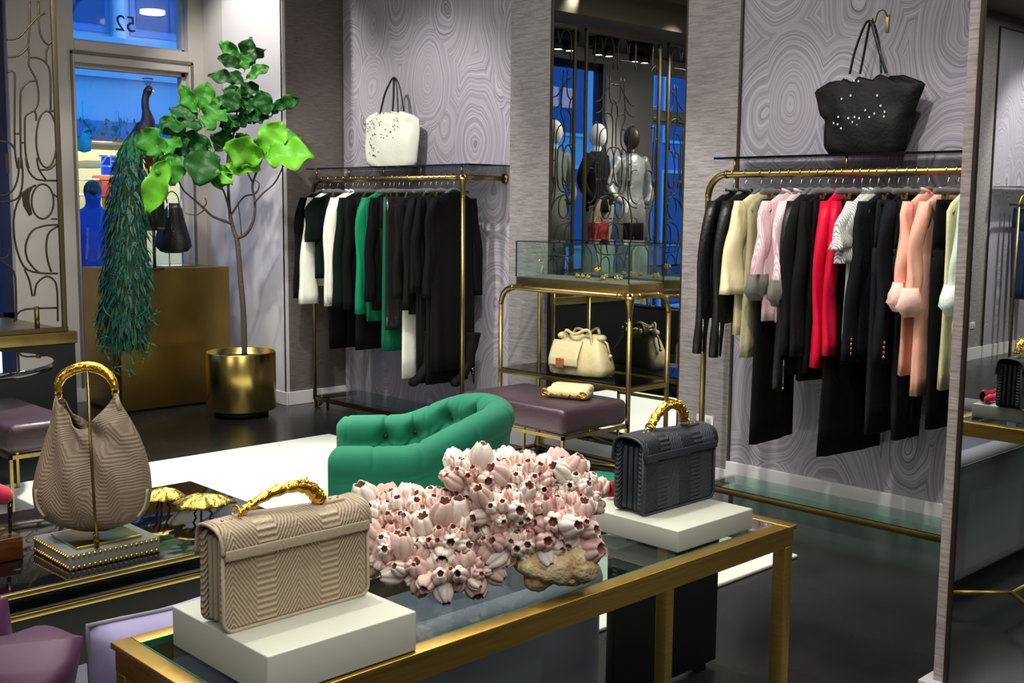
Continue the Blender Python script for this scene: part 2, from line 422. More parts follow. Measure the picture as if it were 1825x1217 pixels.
# rest of the shop, seen only in the mirrors
b = MB(); b.box(-8.6, -5.0, -3.2, -3.0, 0, CEIL); struct('wall_front', b, M_linen)
b = MB(); b.box(-5.2, -5.0, -9.2, -3.2, 0, CEIL); struct('wall_side', b, M_linen)
b = MB(); b.box(-5.2, 3.2, -9.2, -9.0, 0, CEIL); struct('wall_rear', b, M_cream)
b = MB(); b.box(3.0, 3.2, -9.2, 5.4, 0, CEIL); struct('wall_right', b, M_linen)
b = MB(); b.box(-5.0, -4.99, -8.3, -5.26, 0.12, 3.32); struct('trim_10', b, M_agate3)
b = MB(); b.box(-5.0, -4.985, -5.27, -5.25, 0.12, 3.32); b.box(-5.0, -4.985, -8.3, -5.25, 3.32, 3.335); struct('trim_11', b, M_iron)
b = MB(); b.box(-5.0, -4.98, -9.0, -3.0, 0, 0.12); struct('baseboard_side', b, M_base)
b = MB(); b.box(-8.40, -7.0, -3.0, 2.95, 3.19, CEIL); struct('trim_12', b, M_ceil)       # brown bulkhead over the display windows
# partition carrying the tall mirror on the right
b = MB(); b.box(-1.446, 0.9, 3.158, 3.34, 0.0, CEIL); b.box(-1.446, -1.414, 3.146, 3.16, 0.12, CEIL); struct('wall_partition', b, M_linen_pale)
b = MB(); b.box(-1.478, -1.414, 3.115, 3.36, 0, 0.12); b.box(-1.414, 0.9, 3.135, 3.16, 0, 0.115); struct('baseboard_partition', b, M_base, 0.002)
# ------------------------------------------------------------------ mirrors
def mirror(name, label, x0, x1, y, z0, z1, m, fr):
    t = thing(name, label, 'mirror', ((x0+x1)/2, y, z0))
    w = (x1-x0)/2; h = z1 - z0
    g = MB(); g.box(-w, w, -0.004, 0.02, 0, h); g.build('mirror_glass', m, t)
    f = MB(); f.box(-w - fr, -w, -0.012, 0.02, 0, h); f.box(w, w + fr, -0.012, 0.02, 0, h); f.box(-w - fr, w + fr, -0.012, 0.02, -fr, 0); f.build('mirror_frame', M_iron, t)
mirror('wall_mirror', 'tall dark framed wall mirror between two grey linen pilasters', -4.805, -3.812, YB + 0.012, 0.125, CEIL - 0.01, M_mirrord, 0.011)
mirror('wall_mirror', 'full height mirror on the pale linen edged partition at the right', -1.404, 0.80, 3.152, 0.13, CEIL - 0.01, M_mirror, 0.010)
# ------------------------------------------------------------------ rug
b = MB(); b.box(-6.08, -2.57, -0.4, 4.22, 0.0, 0.016, bev=0.006)
tag(b.build('area_rug', M_rug), 'large white rug on the black floor under the green armchair', 'rug')
# ------------------------------------------------------------------ outlet plates
def outlet(label, loc, rz):
    t = thing('outlet_plate', label, 'outlet', loc, rz)
    p = MB(); p.box(-0.055, 0.055, -0.006, 0, -0.035, 0.035, bev=0.002); p.build('plate', M_base, t)
    for dx in (-0.025, 0.025):
        q = MB(); q.box(dx-0.014, dx+0.014, -0.009, -0.005, -0.02, 0.02, bev=0.001); q.build('socket', M_cream, t)
outlet('white outlet plate low on the grey linen pilaster behind the right rack', (-3.615, YB, 0.36), 0)
outlet('white outlet plate on the linen wall seen in the right mirror', (-5.0, -5.02, 0.35), R(90))

# ================================================================== DISPLAY PLATFORM, SCREENS
t = thing('display_platform', 'black panelled window display platform with a broad brass ledge', 'platform', (-7.2, 0.1, 0))
b = MB(); b.box(-1.18, -0.02, -2.9, 2.94, 0, 0.60); b.build('black_panel', M_blackmatt, t)
b = MB(); b.box(-1.19, 0.0, -2.9, 2.95, 0.60, 0.675, bev=0.004); b.build('ledge', M_brass, t)
CURV_A = [ # traced ironwork, zoom frame 1 (origin 0,0 scale 4.056)
 [(218,0),(215,180),(205,320),(212,400),(210,470),(265,580),(280,720),(250,790),(190,830),(180,900),(185,1100),(210,1217)],
 [(50,278),(130,270),(215,180),(280,110),(330,90),(400,115)], [(280,0),(285,200),(310,280),(350,318),(375,290),(405,280)],
 [(350,318),(335,380),(335,450)], [(60,408),(130,400),(190,350),(205,320)], [(212,410),(280,415),(335,450),(365,530),(368,790)],
 [(265,580),(200,590),(155,650),(148,740),(150,1030),(155,1217)], [(50,520),(105,520),(108,700),(108,1070),(130,1217)],
 [(0,1020),(70,1030),(110,1080)], [(250,790),(262,830),(262,870)], [(335,800),(410,800)], [(110,965),(145,965)], [(155,1030),(180,1030)],
 [(338+75*math.cos(a*PI/10), 1005+205*math.sin(a*PI/10)) for a in range(21)]]
CURV_B = [ # zoom frame 2 (origin 0,280 scale 3.8)
 [(125,0),(125,120),(90,220),(30,258),(0,255)], [(145,0),(155,130),(140,240),(100,290),(0,305)], [(175,0),(190,80),(250,150),(390,158)],
 [(250,0),(265,80),(310,150)], [(275,85),(340,80),(390,30)], [(245,190),(160,240),(100,370),(100,560),(160,740),(260,785),(395,790)],
 [(395,460),(310,465),(220,500),(175,600),(190,700),(260,780),(320,790)], [(395,470),(335,510),(315,600),(325,700),(350,780)],
 [(165,760),(200,840),(220,945)], [(235,945),(250,860),(315,810),(370,840),(390,920),(393,1115)], [(385,1025),(170,1035),(110,1080),(100,1120)],
 [(0,700),(60,740),(105,820),(110,1110)], [(0,690),(50,680),(70,620)], [(360,250),(390,270)], [(350,420),(390,420)],
 [(290+75*math.cos(a*PI/10), 300+118*math.sin(a*PI/10)) for a in range(21)]]
iron = []
for cs, ox, oy, sc in ((CURV_A, 0, 0, 4.056), (CURV_B, 0, 280, 3.8)):
    for c in cs:
        q = [at_x(ox + x/sc, oy + y/sc, -7.2) for x, y in c]
        iron.append([(p.y - 2.98, p.z) for p in q])        # distance from the right hand bar, height
def screen(y0, y1, label, variant):
    t = thing('metal_screen', label, 'screen', (-7.24, y1, 0.676), 0, 'bronze screens in front of the display windows')
    H = 2.46; W = y1 - y0
    f = MB()
    f.box(-0.012, 0.012, -0.030, 0, 0, H, bev=0.003); f.box(-0.012, 0.012, -W, -W + 0.030, 0, H, bev=0.003); f.box(-0.02, 0.02, -W, 0, 0, 0.03); f.box(-0.02, 0.02, -W, 0, H - 0.03, H)
    f.build('frame', mat('dark_bronze_bar', rgb(92, 78, 52), 0.45, 0.6), t)
    g = MB(); n = max(1, int(math.ceil(W / 0.46)))
    for k in range(n):
        for c in iron:
            for zo in (0, 1):
                pts = []
                for y, z in c:
                    u = y if (k + variant) % 2 == 0 else -0.44 - y
                    zz = (z - 0.676) if (k + variant) % 2 == 0 else (z - 0.676)
                    zz = zz + (2.06 if zo else 0)
                    pts.append((0, -0.006 + u - 0.44 * k + (0.04 if k else 0), zz))
                pts = [p for p in pts if -W + 0.02 < p[1] < -0.004 and 0.0 < p[2] < H]
                if len(pts) > 1: g.tube(smooth_path(pts, 3), 0.0065, 5)
    if variant == 0:
        g.box(-0.006, 0.006, -0.345, -0.325, 1.0, 1.12)
        L = [at_x(x/3.8, 280 + y/3.8, -7.2) for x, y in ((240,190),(165,240),(175,330),(215,400),(235,385),(215,300),(220,240),(245,195))]
        g.prism([(p.y - 2.98 - 0.02, p.z - 0.676) for p in L], -0.005, 0.005, 0, 'x')
    g.build('ironwork', M_iron, t)
    h = MB(); h.tube([(0, -0.19 if variant == 0 else -W/2, 0), (0, -0.19 if variant == 0 else -W/2, 0.17)], 0.016, 8); h.build('foot', M_brassd, t)
screen(2.14, 3.00, 'bronze scrollwork screen standing on the brass ledge at the far left', 0)
screen(0.914, 2.015, 'bronze scrollwork screen reflected left of centre in the tall mirror', 1)
screen(-0.32, 0.80, 'bronze scrollwork screen reflected at the right of the tall mirror', 2)

# ================================================================== STREET OUTSIDE
b = MB(); b.box(-32, -8.7, -22, 24, -0.2, -0.05); struct('trim_13', b, mat('street_asphalt', rgb(70, 80, 100), 0.7, bump=0.2, bscale=20))
M_fac = mat('pale_facade', rgb(200, 205, 215), 0.7, vary=0.15, vscale=0.8)
M_fac2 = mat('slate_facade', rgb(120, 140, 190), 0.7)
M_win = mat('street_window_glass', rgb(60, 80, 130), 0.1)
M_shopw = mat('shop_cream', rgb(212, 200, 160), 0.8)
M_lampglow = emis('lamp_glow', (1, 0.97, 0.9, 1), 3)
XB = -18.0
t = thing('building', 'pale corniced building with a lit shop across the street', 'building', (XB, 8, 0))
b = MB(); b.box(-0.6, 0, -3.5, 6, 2.75, 3.55); b.box(-4, -0.6, -3.5, 6, 3.55, 9); b.build('facade', M_fac, t)
b = MB(); b.box(-0.6, 0.25, -3.5, 6, 3.95, 4.12); b.box(-0.6, 0.12, -3.5, 6, 3.5, 3.6); b.build('cornice', M_fac, t)
b = MB(); b.box(-0.6, 0.5, -3.5, 6, 2.52, 2.78); b.build('awning', M_fac2, t)
for y0 in (-2.6, -0.75, 0.95, 2.8):
    f = MB(); f.box(-0.62, -0.56, y0, y0 + 1.35, 4.3, 7.0); o = f.build('window', M_fac2, t)
    g = MB(); g.box(-0.57, -0.54, y0 + 0.1, y0 + 1.25, 4.42, 5.5); g.box(-0.57, -0.54, y0 + 0.1, y0 + 1.25, 5.6, 6.9); g.build('pane', M_win, o)
for y0 in (-0.98, 0.68, 2.45): 
    f = MB(); f.lathe([(0.13, 4.1), (0.1, 4.3), (0.1, 6.8), (0.15, 7)], (-0.42, y0, 0), 12); f.build('column', M_fac, t)
b = MB(); b.box(-3.2, -3.1, -3.5, 6, 0, 2.75); b.box(-3.2, 0, -3.6, -3.5, 0, 2.75); b.box(-3.2, 0, 6, 6.1, 0, 2.75); b.box(-3.2, 0, -3.5, 6, 2.6, 2.7); b.build('shop_interior', M_shopw, t)
for (px, py) in ((152, 217), (183, 216), (236, 217), (150, 203), (236, 207)):
    p = at_x(px, py, -19.0); b = MB(); b.lathe([(0.001, 0), (0.16 if py > 210 else 0.09, 0), (0.17 if py > 210 else 0.1, 0.03)], (p.x - XB, p.y - 8, 2.54), 14, cap=True); b.build('ceiling_lamp', M_lampglow, t)
p = at_x(282, 22, XB + 0.4); b = MB(); b.lathe([(0.001, 0), (0.2, 0), (0.2, 0.05)], (0.2, p.y - 8, p.z), 14, cap=True); b.build('ceiling_lamp', M_lampglow, t)
l = bpy.data.lights.new('shop_light', 'AREA'); l.size = 3; l.size_y = 8; l.shape = 'RECTANGLE'; l.energy = 130; l.color = (1, 0.95, 0.82)
o = bpy.data.objects.new('shop_light', l); o.location = (-19.6, 9, 2.5); COL.objects.link(o)
for i, (x0, y0, x1, y1, m) in enumerate(((150, 285, 176, 300, rgb(120, 120, 100)), (150, 318, 174, 322, rgb(230, 225, 200)), (150, 345, 176, 350, rgb(230, 225, 200)), (177, 322, 192, 352, rgb(170, 60, 40)), (192, 312, 205, 400, rgb(196, 140, 60)), (176, 312, 192, 322, rgb(200, 110, 80)), (206, 330, 232, 372, rgb(150, 80, 60)))):
    a = at_x(x0, y0, -20.0); c = at_x(x1, y1, -20.0); f = MB(); f.box(-2.1 - 0.2, -2.1 + 0.2, a.y - 8, c.y - 8, c.z, a.z, bev=0.02)
    f.build('shelf_display', mat('shop_goods_%d' % i, m, 0.6), t)
t2 = thing('hanging_sign', 'purple and blue sign reading ZEN across the street', 'sign', (-17.9, 0, 0))
a = at_x(181, 279, -17.9); c = at_x(250, 297, -17.9); b = MB(); b.box(-0.03, 0.03, a.y, c.y, c.z, a.z); b.build('purple_panel', mat('sign_purple', rgb(90, 40, 190), 0.5), t2)
a2 = at_x(181, 297, -17.9); c2 = at_x(240, 313, -17.9); b = MB(); b.box(-0.03, 0.03, a2.y, c2.y, c2.z, a2.z); b.build('blue_panel', mat('sign_blue', rgb(30, 90, 230), 0.5), t2)
p = at_x(203, 288.5, -17.86); tx = text_mesh('lettering', 'ZEN', 0.27, mat('sign_letter', rgb(255, 240, 250), 0.5), (0.04, p.y, p.z), (R(90), 0, R(90)), t2)
b = MB(); b.lathe([(0.01, 0), (0.10, 0.03), (0.13, 0.22), (0.10, 0.41), (0.01, 0.44)], (0, 0, 0), 20); b.tube([(0, 0, 0.43), (0, 0, 0.80)], 0.008, 5)
o = b.build('paper_lantern', mat('lantern_teal', rgb(60, 190, 190), 0.5)); p = at_x(150, 272, -17.6); o.location = p; tag(o, 'teal round lantern hanging in the shop across the street', 'lantern')
# buildings seen reflected in the tall mirror
for k, (y, wd, m, lb) in enumerate(((-17.5, 6.0, M_fac2, 'slate coloured building across the street, reflected in the mirror'), (-11.2, 5.8, M_fac, 'pale building across the street with tall windows, reflected in the mirror'), (-4.6, 8.8, M_fac2, 'slate building left of the lit shop across the street'))):
    t = thing('building', lb, 'building', (-19, y, 0))
    b = MB(); b.box(-3, 0, 0, wd, 0, 9); b.build('facade', m, t)
    for i in range(3):
        for z0 in (0.5, 3.2, 6.0):
            y0 = 0.35 + i * (wd - 0.4) / 3
            f = MB(); f.box(-0.02, 0.05, y0, y0 + (wd-1.6)/3, z0, z0 + 2.0); o = f.build('window', M_base, t)
            g = MB(); g.box(0.04, 0.06, y0 + 0.08, y0 + (wd-1.6)/3 - 0.08, z0 + 0.08, z0 + 1.92); g.build('pane', M_win, o)
# bare street tree
def bare_tree(label, x, y, seed, zt=5.0):
    r = random.Random(seed); b = MB()
    def br(p, d, L, rad, dep):
        pts = [p]; q = Vector(p); dd = Vector(d)
        for i in range(5):
            dd = (dd + Vector((r.uniform(-.16,.16), r.uniform(-.22,.22), r.uniform(-.08,.16)))).normalized(); q = q + dd * L/5; pts.append(q.copy())
            if dep > 0 and i > 0:
                br(q, (dd + Vector((r.uniform(-.9,.9), r.uniform(-1.2,1.2), r.uniform(-.1,.5)))).normalized(), L*0.62, rad*0.5, dep-1)
        b.tube(pts, [rad*(1-0.12*i) for i in range(6)], 5)
    br(Vector((0,0,0)), Vector((0,0,1)), zt*0.45, 0.09, 0); br(Vector((0,0,zt*0.42)), Vector((0,0.5,0.8)), zt*0.7, 0.035, 3)
    o = b.build('bare_tree', mat('grey_bark', rgb(70, 74, 90), 0.9)); o.location = (x, y, -0.05); tag(o, label, 'tree')
bare_tree('bare street tree outside the door window', -14.5, 5.1, 3)
bare_tree('bare street tree reflected in the tall mirror', -13.0, -3.0, 5)
# ivy garland on the awning
b = MB(); r = random.Random(4)
for i in range(420):
    y = r.uniform(5, 13); z = 2.62 + r.uniform(-0.14, 0.20); x = XB + 0.55 + r.uniform(-0.05, 0.12); s = r.uniform(0.03, 0.07)
    e = Euler((r.uniform(0, 6), r.uniform(0, 6), r.uniform(0, 6))).to_matrix()
    b.add([Vector((x, y, z)) + e @ Vector(v) * s for v in ((-1, 0, 0), (0, -0.6, 0.2), (1.2, 0, 0), (0, 0.6, 0.2))], [(0, 1, 2, 3)], 0, False)
o = b.build('ivy_garland', mat('ivy_green', rgb(50, 130, 95), 0.6)); o['kind'] = 'stuff'; tag(o, 'tangled green garland along the awning across the street', 'garland')
# ================================================================== GARMENT RACKS
def flare(b, p, d, r0, r1, L, mi=0):   # trumpet shaped joint growing from radius r1 at p to r0 along d
    p = Vector(p); d = Vector(d).normalized()
    b.tube([p + d*L*k/6 for k in range(7)], [r1 + (r0-r1)*(1-(1-k/6)**2.2) for k in range(7)], 14)
def rack(label, x0, x1, y, zr, yw, right_leg, xs0, xs1, yback, jhook, zb=0.085):
    t = thing('garment_rack', label, 'rack', (x0, y, 0)); r = 0.017; X = lambda v: v - x0
    b = MB(); br = 0.11
    b.tube([(X(x0 + br - br*math.cos(R(a))), 0, zr - br + br*math.sin(R(a))) for a in range(0, 91, 9)] + [(X(x1), 0, zr)], r, 12)
    for k in range(3):
        b.tube([(X(x0+br-0.006), 0, zr), (X(x0+br+0.006), 0, zr)], r*1.18, 12)
    if right_leg: b.tube([(X(x1), 0, zr), (X(x1), yw - y, zr)], r, 12); b.tube([(X(x1), yw - y - 0.012, zr), (X(x1), yw - y, zr)], r*1.9, 14)
    b.build('hanging_rail', M_brass, t)
    g = MB(); g.tube([(0, 0, 0.05 if jhook else 0.01), (0, 0, zr - br)], r*0.86, 12)
    if jhook: g.tube([(0.045 - 0.045*math.cos(R(a)), 0, 0.06 - 0.045*math.sin(R(a))) for a in range(0, 181, 15)] + [(0.09, 0, 0.085)], r*0.7, 10)
    g.build('leg', M_brass, t)
    if right_leg:
        g = MB(); g.tube([(X(x1), 0, 0.0), (X(x1), 0, zr)], r*0.86, 12)
        flare(g, (X(x1), 0, zr), (0, 0, -1), r*0.86, r*2.0, 0.13); flare(g, (X(x1), 0, zr), (-1, 0, 0), r, r*1.5, 0.06); flare(g, (X(x1), 0, zr), (0, 1, 0), r, r*1.5, 0.06)
        g.build('leg', M_brass, t)
    # top glass shelf with posts
    zs = zr + 0.075
    g = MB(); g.box(X(xs0), X(xs1), -0.01, yback - y, zs, zs + 0.009); g.build('top_shelf', M_smoke, t)
    g = MB(); g.box(X(xs0), X(xs1), -0.012, -0.008, zs - 0.001, zs + 0.010); g.box(X(xs1) - 0.002, X(xs1) + 0.002, -0.01, yback - y, zs - 0.001, zs + 0.010); g.build('shelf_edge', M_black, t)
    n = 5
    for k in range(n):
        xx = X(xs0) + 0.12 + (X(xs1) - X(xs0) - 0.2) * k / (n - 1)
        p = MB(); p.tube([(xx, 0, zr), (xx, 0, zs)], 0.006, 8); p.build('post', M_brassd, t)
    # base frame and glass
    g = MB(); g.box(X(x0 + 0.06), X(xs1), -0.05, -0.03, zb - 0.03, zb, bev=0.002); g.box(X(x0 + 0.06), X(x0 + 0.08), -0.05, yback - y - 0.03, zb - 0.03, zb)
    for xx in (X(x0 + 0.07), X(x0 + 0.22)): g.box(xx - 0.008, xx + 0.008, -0.046, -0.03, 0, zb - 0.03)
    g.build('base_frame', M_brassd, t)
    g = MB(); g.box(X(x0 + 0.06), X(xs1), -0.05, yback - y - 0.02, zb, zb + 0.009); g.build('base_shelf', M_glassg, t)
    return t
ZL, ZR = 1.682, 1.668
YL, YR = 4.80, 4.70
rack('long brass garment rack with dark clothes beside the leafy tree', -7.095, -5.425, YL, ZL, YN - 0.022, True, -7.16, -5.36, 5.16, True)
rack('brass garment rack with pink, red and black clothes in front of the right wallpaper', -3.455, -0.9, YR, ZR, YB, False, -3.42, -0.8, 4.93, False, 0.105)
# rack seen in the right hand mirror
t = thing('garment_rack', 'brass garment rack holding jeans, seen in the right mirror', 'rack', (-4.72, -5.3, 0))
b = MB(); b.tube([(0, -0.11 + 0.11*math.cos(R(a)), 1.55 + 0.11*math.sin(R(a))) for a in range(0, 91, 9)] + [(0, -2.6, 1.66)], 0.017, 12); b.build('hanging_rail', M_brass, t)
b = MB(); b.tube([(0, 0, 0), (0, 0, 1.55)], 0.015, 12); b.build('leg', M_brass, t)
b = MB(); b.box(-0.25, 0.01, -2.6, 0.05, 1.74, 1.75); b.build('top_shelf', M_smoke, t)
for k in range(3):
    b = MB(); b.tube([(0, -0.25 - 0.9*k, 1.66), (0, -0.25 - 0.9*k, 1.74)], 0.006, 8); b.build('post', M_brassd, t)

# ================================================================== ETAGERE
EX0, EX1, EY0, EY1, EZ = -4.83, -3.845, 4.575, 4.90, 1.036
t = thing('etagere', 'tubular brass display stand with smoked shelf in front of the tall mirror', 'display stand', (EX0, EY0, 0))
W, D = EX1 - EX0, EY1 - EY0; r = 0.0145; br = 0.10
b = MB()
b.tube([(br - br*math.cos(R(a)), 0, EZ - br + br*math.sin(R(a))) for a in range(0, 91, 9)] + [(W, 0, EZ)], r, 12)
b.tube([(W, 0, EZ)] + [(W, D - br + br*math.sin(R(a)), EZ - br + br*math.cos(R(a))) for a in range(0, 91, 9)], r, 12)
b.tube([(0, 0.0, EZ - 0.1), (0, 0.03, EZ - 0.04), (0.02, 0.1, EZ), (0.02, D, EZ)], r*0.8, 12); b.tube([(0, D, EZ - 0.02), (W, D, EZ - 0.02)], r*0.8, 12)
for x in (br, W - 0.075): b.tube([(x - 0.006, 0, EZ), (x + 0.006, 0, EZ)], r*1.25, 14)
for y in (0.07, D - br): b.tube([(W, y - 0.006, EZ), (W, y + 0.006, EZ)], r*1.25, 14)
b.build('top_rail', M_brass, t)
for (x, y, zt) in ((0, 0, EZ - br), (W, 0, EZ), (W, D, EZ - br), (0, D, EZ)):
    g = MB(); g.tube([(x, y, 0.03), (x, y, zt)], r*0.92, 12); flare(g, (x, y, 0.03), (0, 0, 1), r*0.92, r*2.4, 0.12)
    if x == W and y == 0: flare(g, (x, y, zt), (0, 0, -1), r*0.92, r*2.1, 0.13); flare(g, (x, y, zt), (-1, 0, 0), r, r*1.6, 0.06); flare(g, (x, y, zt), (0, 1, 0), r, r*1.6, 0.06)
    g.ball((x, y, 0.022), 0.022, 6); g.build('leg', M_brass, t)
b = MB(); b.tube([(0, 0, 0.045), (W, 0, 0.045)], r*0.9, 10); b.tube([(0, 0, 0.045), (0, D, 0.045)], r*0.9, 10); b.tube([(0, D, 0.045), (W, D, 0.045)], r*0.9, 10)
b.tube([(0, 0, 0.045), (W, D, 0.045)], r*0.8, 10); b.tube([(0, D, 0.045), (W, 0, 0.045)], r*0.8, 10); b.build('base_stretcher', M_brass, t)
b = MB(); b.box(0, W, -0.012, 0.006, 0.527, 0.552, bev=0.002); b.box(0, W, D - 0.006, D + 0.012, 0.527, 0.552); b.box(-0.012, 0.006, 0, D, 0.527, 0.552); b.box(W - 0.006, W + 0.012, 0, D, 0.527, 0.552)
b.build('shelf_frame', M_brass, t)
b = MB(); b.box(0.0, W, 0.0, D, 0.552, 0.560); b.build('glass_shelf', M_smoke, t)
# glass case on top
t = thing('display_case', 'glass jewellery case with brass tray on the display stand', 'display case', (-4.72, 4.59, EZ + 0.015))
CW, CD, CH = 0.85, 0.29, 0.25
b = MB(); b.box(0, CW, 0, CD, 0, 0.048, bev=0.002); b.build('tray', M_brass, t)
b = MB(); b.box(0.008, CW - 0.008, 0.008, CD - 0.008, 0.046, 0.051); b.build('felt', mat('grey_felt', rgb(120, 122, 118), 0.95, bump=0.2, bscale=200), t)
b = MB(); b.box(0.003, CW - 0.003, 0.001, 0.005, 0.05, CH); b.box(0.003, CW-0.003, CD - 0.005, CD - 0.001, 0.05, CH); b.box(0.001, 0.005, 0, CD, 0.05, CH); b.box(CW - 0.005, CW - 0.001, 0, CD, 0.05, CH); b.box(0, CW, 0, CD, CH, CH + 0.005)
b.build('glass_panes', M_glass, t)
b = MB(); e = 0.0028
for x in (0, CW): 
    for y in (0, CD): b.box(x - e, x + e, y - e, y + e, 0.048, CH)
for z in (CH,): b.box(0, CW, -e, e, z, z + 0.005); b.box(0, CW, CD - e, CD + e, z, z + 0.005); b.box(-e, e, 0, CD, z, z + 0.005); b.box(CW - e, CW + e, 0, CD, z, z + 0.005)
b.build('dark_edges', M_blackmatt, t)
b = MB(); b.ball((0.2, -0.012, 0.15), 0.008, 6); b.tube([(0.2, 0, 0.15), (0.2, -0.012, 0.15)], 0.003, 6); b.build('knob', M_gold, t)
jew = [(1029, 495, 0), (1038, 496, 0), (1048, 497, 0), (1074, 499, 1), (1080, 496, 1), (1102, 499, 2), (1065, 484, 3), (1012, 486, 4)]
jl = ['small pale gold ring at the left of the row in the glass case', 'small pale gold ring, middle of the row in the glass case', 'small gold ring at the right of the row in the glass case', 'chunky gold brooch near the middle of the case floor', 'gold flower brooch just right of the case middle', 'pale gold bracelet at the right front of the glass case', 'gold cuff raised on a clear block in the glass case', 'pale stone pendant upright in the glass case']
for (px, py, k), lb in zip(jew, jl):
    z0 = EZ + 0.066 + (0.05 if k == 3 else 0); p = at_z(px, py, z0); p.y = min(max(p.y, 4.62), 4.85)
    b = MB()
    if k == 4: b.tube([(0,0,0), (0,0,0.03), (0.004,0,0.05)], [0.009, 0.007, 0.002], 8)
    else:
        rr = (0.012, 0.014, 0.024, 0.017)[k]
        b.tube([(rr*math.cos(a*PI/8), rr*math.sin(a*PI/8)*0.8, 0.006 + 0.006*math.sin(a)) for a in range(17)], 0.004, 6)
        for a in range(5 + k): b.ball((rr*math.cos(a*1.3)*0.8, rr*math.sin(a*1.3)*0.7, 0.012 + 0.004*(a % 3)), 0.006, 5)
    o = b.build(['ring', 'brooch', 'bracelet', 'cuff', 'pendant'][k], M_gold if k < 4 else M_box); o.location = (p.x, p.y, z0); tag(o, lb, 'jewellery')
    if k == 3:
        b = MB(); b.box(-0.02, 0.02, -0.015, 0.015, 0, 0.046); o2 = b.build('acrylic_block', M_acryl); o2.location = (p.x, p.y, z0 - 0.05); tag(o2, 'small clear block under the gold cuff in the glass case', 'block')

# ================================================================== BENCHES
M_purple = mat('purple_satin', rgb(60, 40, 52), 0.36, sheen=0.08, bump=0.12, bscale=30, vary=0.2, vscale=14, aniso=(1, 1, 6))
def bench(label, loc, rz, w, d, h):
    t = thing('bench', label, 'bench', loc, rz)
    b = MB(); b.box(0, w, 0, d, h - 0.135, h, bev=0.035); o = b.build('seat_cushion', M_purple, t)
    f = MB(); s = 0.014; z = h - 0.142
    for (a, c, e2, g) in ((0, w, 0, s), (0, w, d - s, d), (0, s, 0, d), (w - s, w, 0, d)): f.box(a, c, e2, g, z - s, z + 0.004)
    f.build('frame', M_brass, t)
    for x, y in ((0, 0), (w - s, 0), (0, d - s), (w - s, d - s)):
        g = MB(); g.box(x, x + s, y, y + s, 0, z - s); g.build('leg', M_brass, t)
    g = MB(); g.box(0, s*.8, 0, d, 0.01, 0.01 + s*.8); g.box(w - s*.8, w, 0, d, 0.01, 0.01 + s*.8); g.build('stretcher', M_brass, t)
    return t
bench('dark purple satin bench with brass legs in front of the brass display stand', (-4.60, 4.05, 0), 0, 0.78, 0.5, 0.5)
p = at_z(25, 813, 0.36)
bench('dark purple satin bench with brass legs at the far left by the platform', (p.x - 0.80, p.y - 0.02, 0), 0, 0.80, 0.33, 0.5)

# ================================================================== ROUND TABLE (left), BRASS PLINTH, PLANTER
t = thing('round_table', 'black round side table with mirrored top before the display platform', 'table', (at_z(-100, 650, 0.68).x, at_z(-100, 650, 0.68).y, 0.08))
b = MB(); b.prism([(0.515*math.cos(2*PI*k/96), 0.515*math.sin(2*PI*k/96)) for k in range(96)], 0.595, 0.601, 0, 'z'); b.build('mirror_top', M_mirror, t)
b = MB(); b.lathe([(0.001, 0.565), (0.515, 0.567), (0.522, 0.58), (0.520, 0.595), (0.001, 0.595)], (0, 0, 0), 64); b.build('rim', M_black, t)
b = MB(); b.lathe([(0.16, -0.08), (0.16, -0.068), (0.03, -0.05), (0.025, 0.5), (0.08, 0.565)], (0, 0, 0), 32, cap=True); b.build('pedestal', M_blackmatt, t)
t = thing('display_plinth', 'square plinth clad in aged brass sheet beside the leafy tree', 'plinth', (-7.67, 3.555, 0))
b = MB(); b.box(-0.60, 0, 0, 0.875, 0.02, 1.03, bev=0.003); b.build('brass_casing', M_plinth, t)
b = MB(); b.box(-0.58, -0.02, 0.02, 0.855, 0, 0.02); b.build('plinth_foot', M_blackmatt, t)
PX, PY = -7.12, 4.19
t = thing('planter', 'cylindrical polished brass planter on a recessed black foot', 'planter', (PX, PY, 0))
b = MB(); b.lathe([(0.242, 0.05), (0.246, 0.055), (0.246, 0.455), (0.243, 0.46), (0.236, 0.458), (0.236, 0.10)], (0, 0, 0), 72); b.lathe([(0.001, 0.05), (0.242, 0.05)], (0, 0, 0), 72); b.build('brass_drum', M_brasspol, t)
b = MB(); b.lathe([(0.001, 0), (0.19, 0), (0.19, 0.05), (0.001, 0.05)], (0, 0, 0), 48); b.build('foot', M_blackmatt, t)
b = MB(); b.lathe([(0.001, 0.425), (0.12, 0.42), (0.236, 0.41)], (0, 0, 0), 40); o = b.build('soil', mat('dark_soil', rgb(26, 24, 22), 0.95, bump=1.0, bscale=70), t)

# ================================================================== FIDDLE LEAF FIG
TP = Vector((PX, PY, 1.4))
t = thing('fiddle_leaf_fig', 'fiddle leaf fig tree with bright green leaves in the brass planter', 'plant', (PX, PY, 0.42))
org = Vector((PX, PY, 0.42))
def tp(x, y, back=0.0): return at_p(x, y, TP, back) - org
M_bark = mat('grey_brown_bark', rgb(74, 62, 54), 0.85, bump=0.6, bscale=60)
b = MB()
def limb(pts, r0, r1, back=(0, 0)):
    n = len(pts); q = [tp(x, y, back[0] + (back[1]-back[0])*i/(n-1)) for i, (x, y) in enumerate(pts)]
    q = smooth_path(q, 5); m = len(q); b.tube(q, [r0 + (r1-r0)*i/(m-1) for i in range(m)], 9)
limb([(436,636),(434,560),(429,500),(425,450),(422,425)], 0.021, 0.017)
limb([(422,425),(415,405),(410,380),(407,340),(408,290),(414,250),(420,220),(424,180)], 0.015, 0.005, (0, 0.02))
limb([(422,425),(440,415),(452,390),(454,360),(450,330),(460,300),(470,275)], 0.013, 0.006, (0, -0.12))
limb([(453,362),(468,345),(490,325),(505,295),(510,275)], 0.007, 0.004, (-0.08, -0.2))
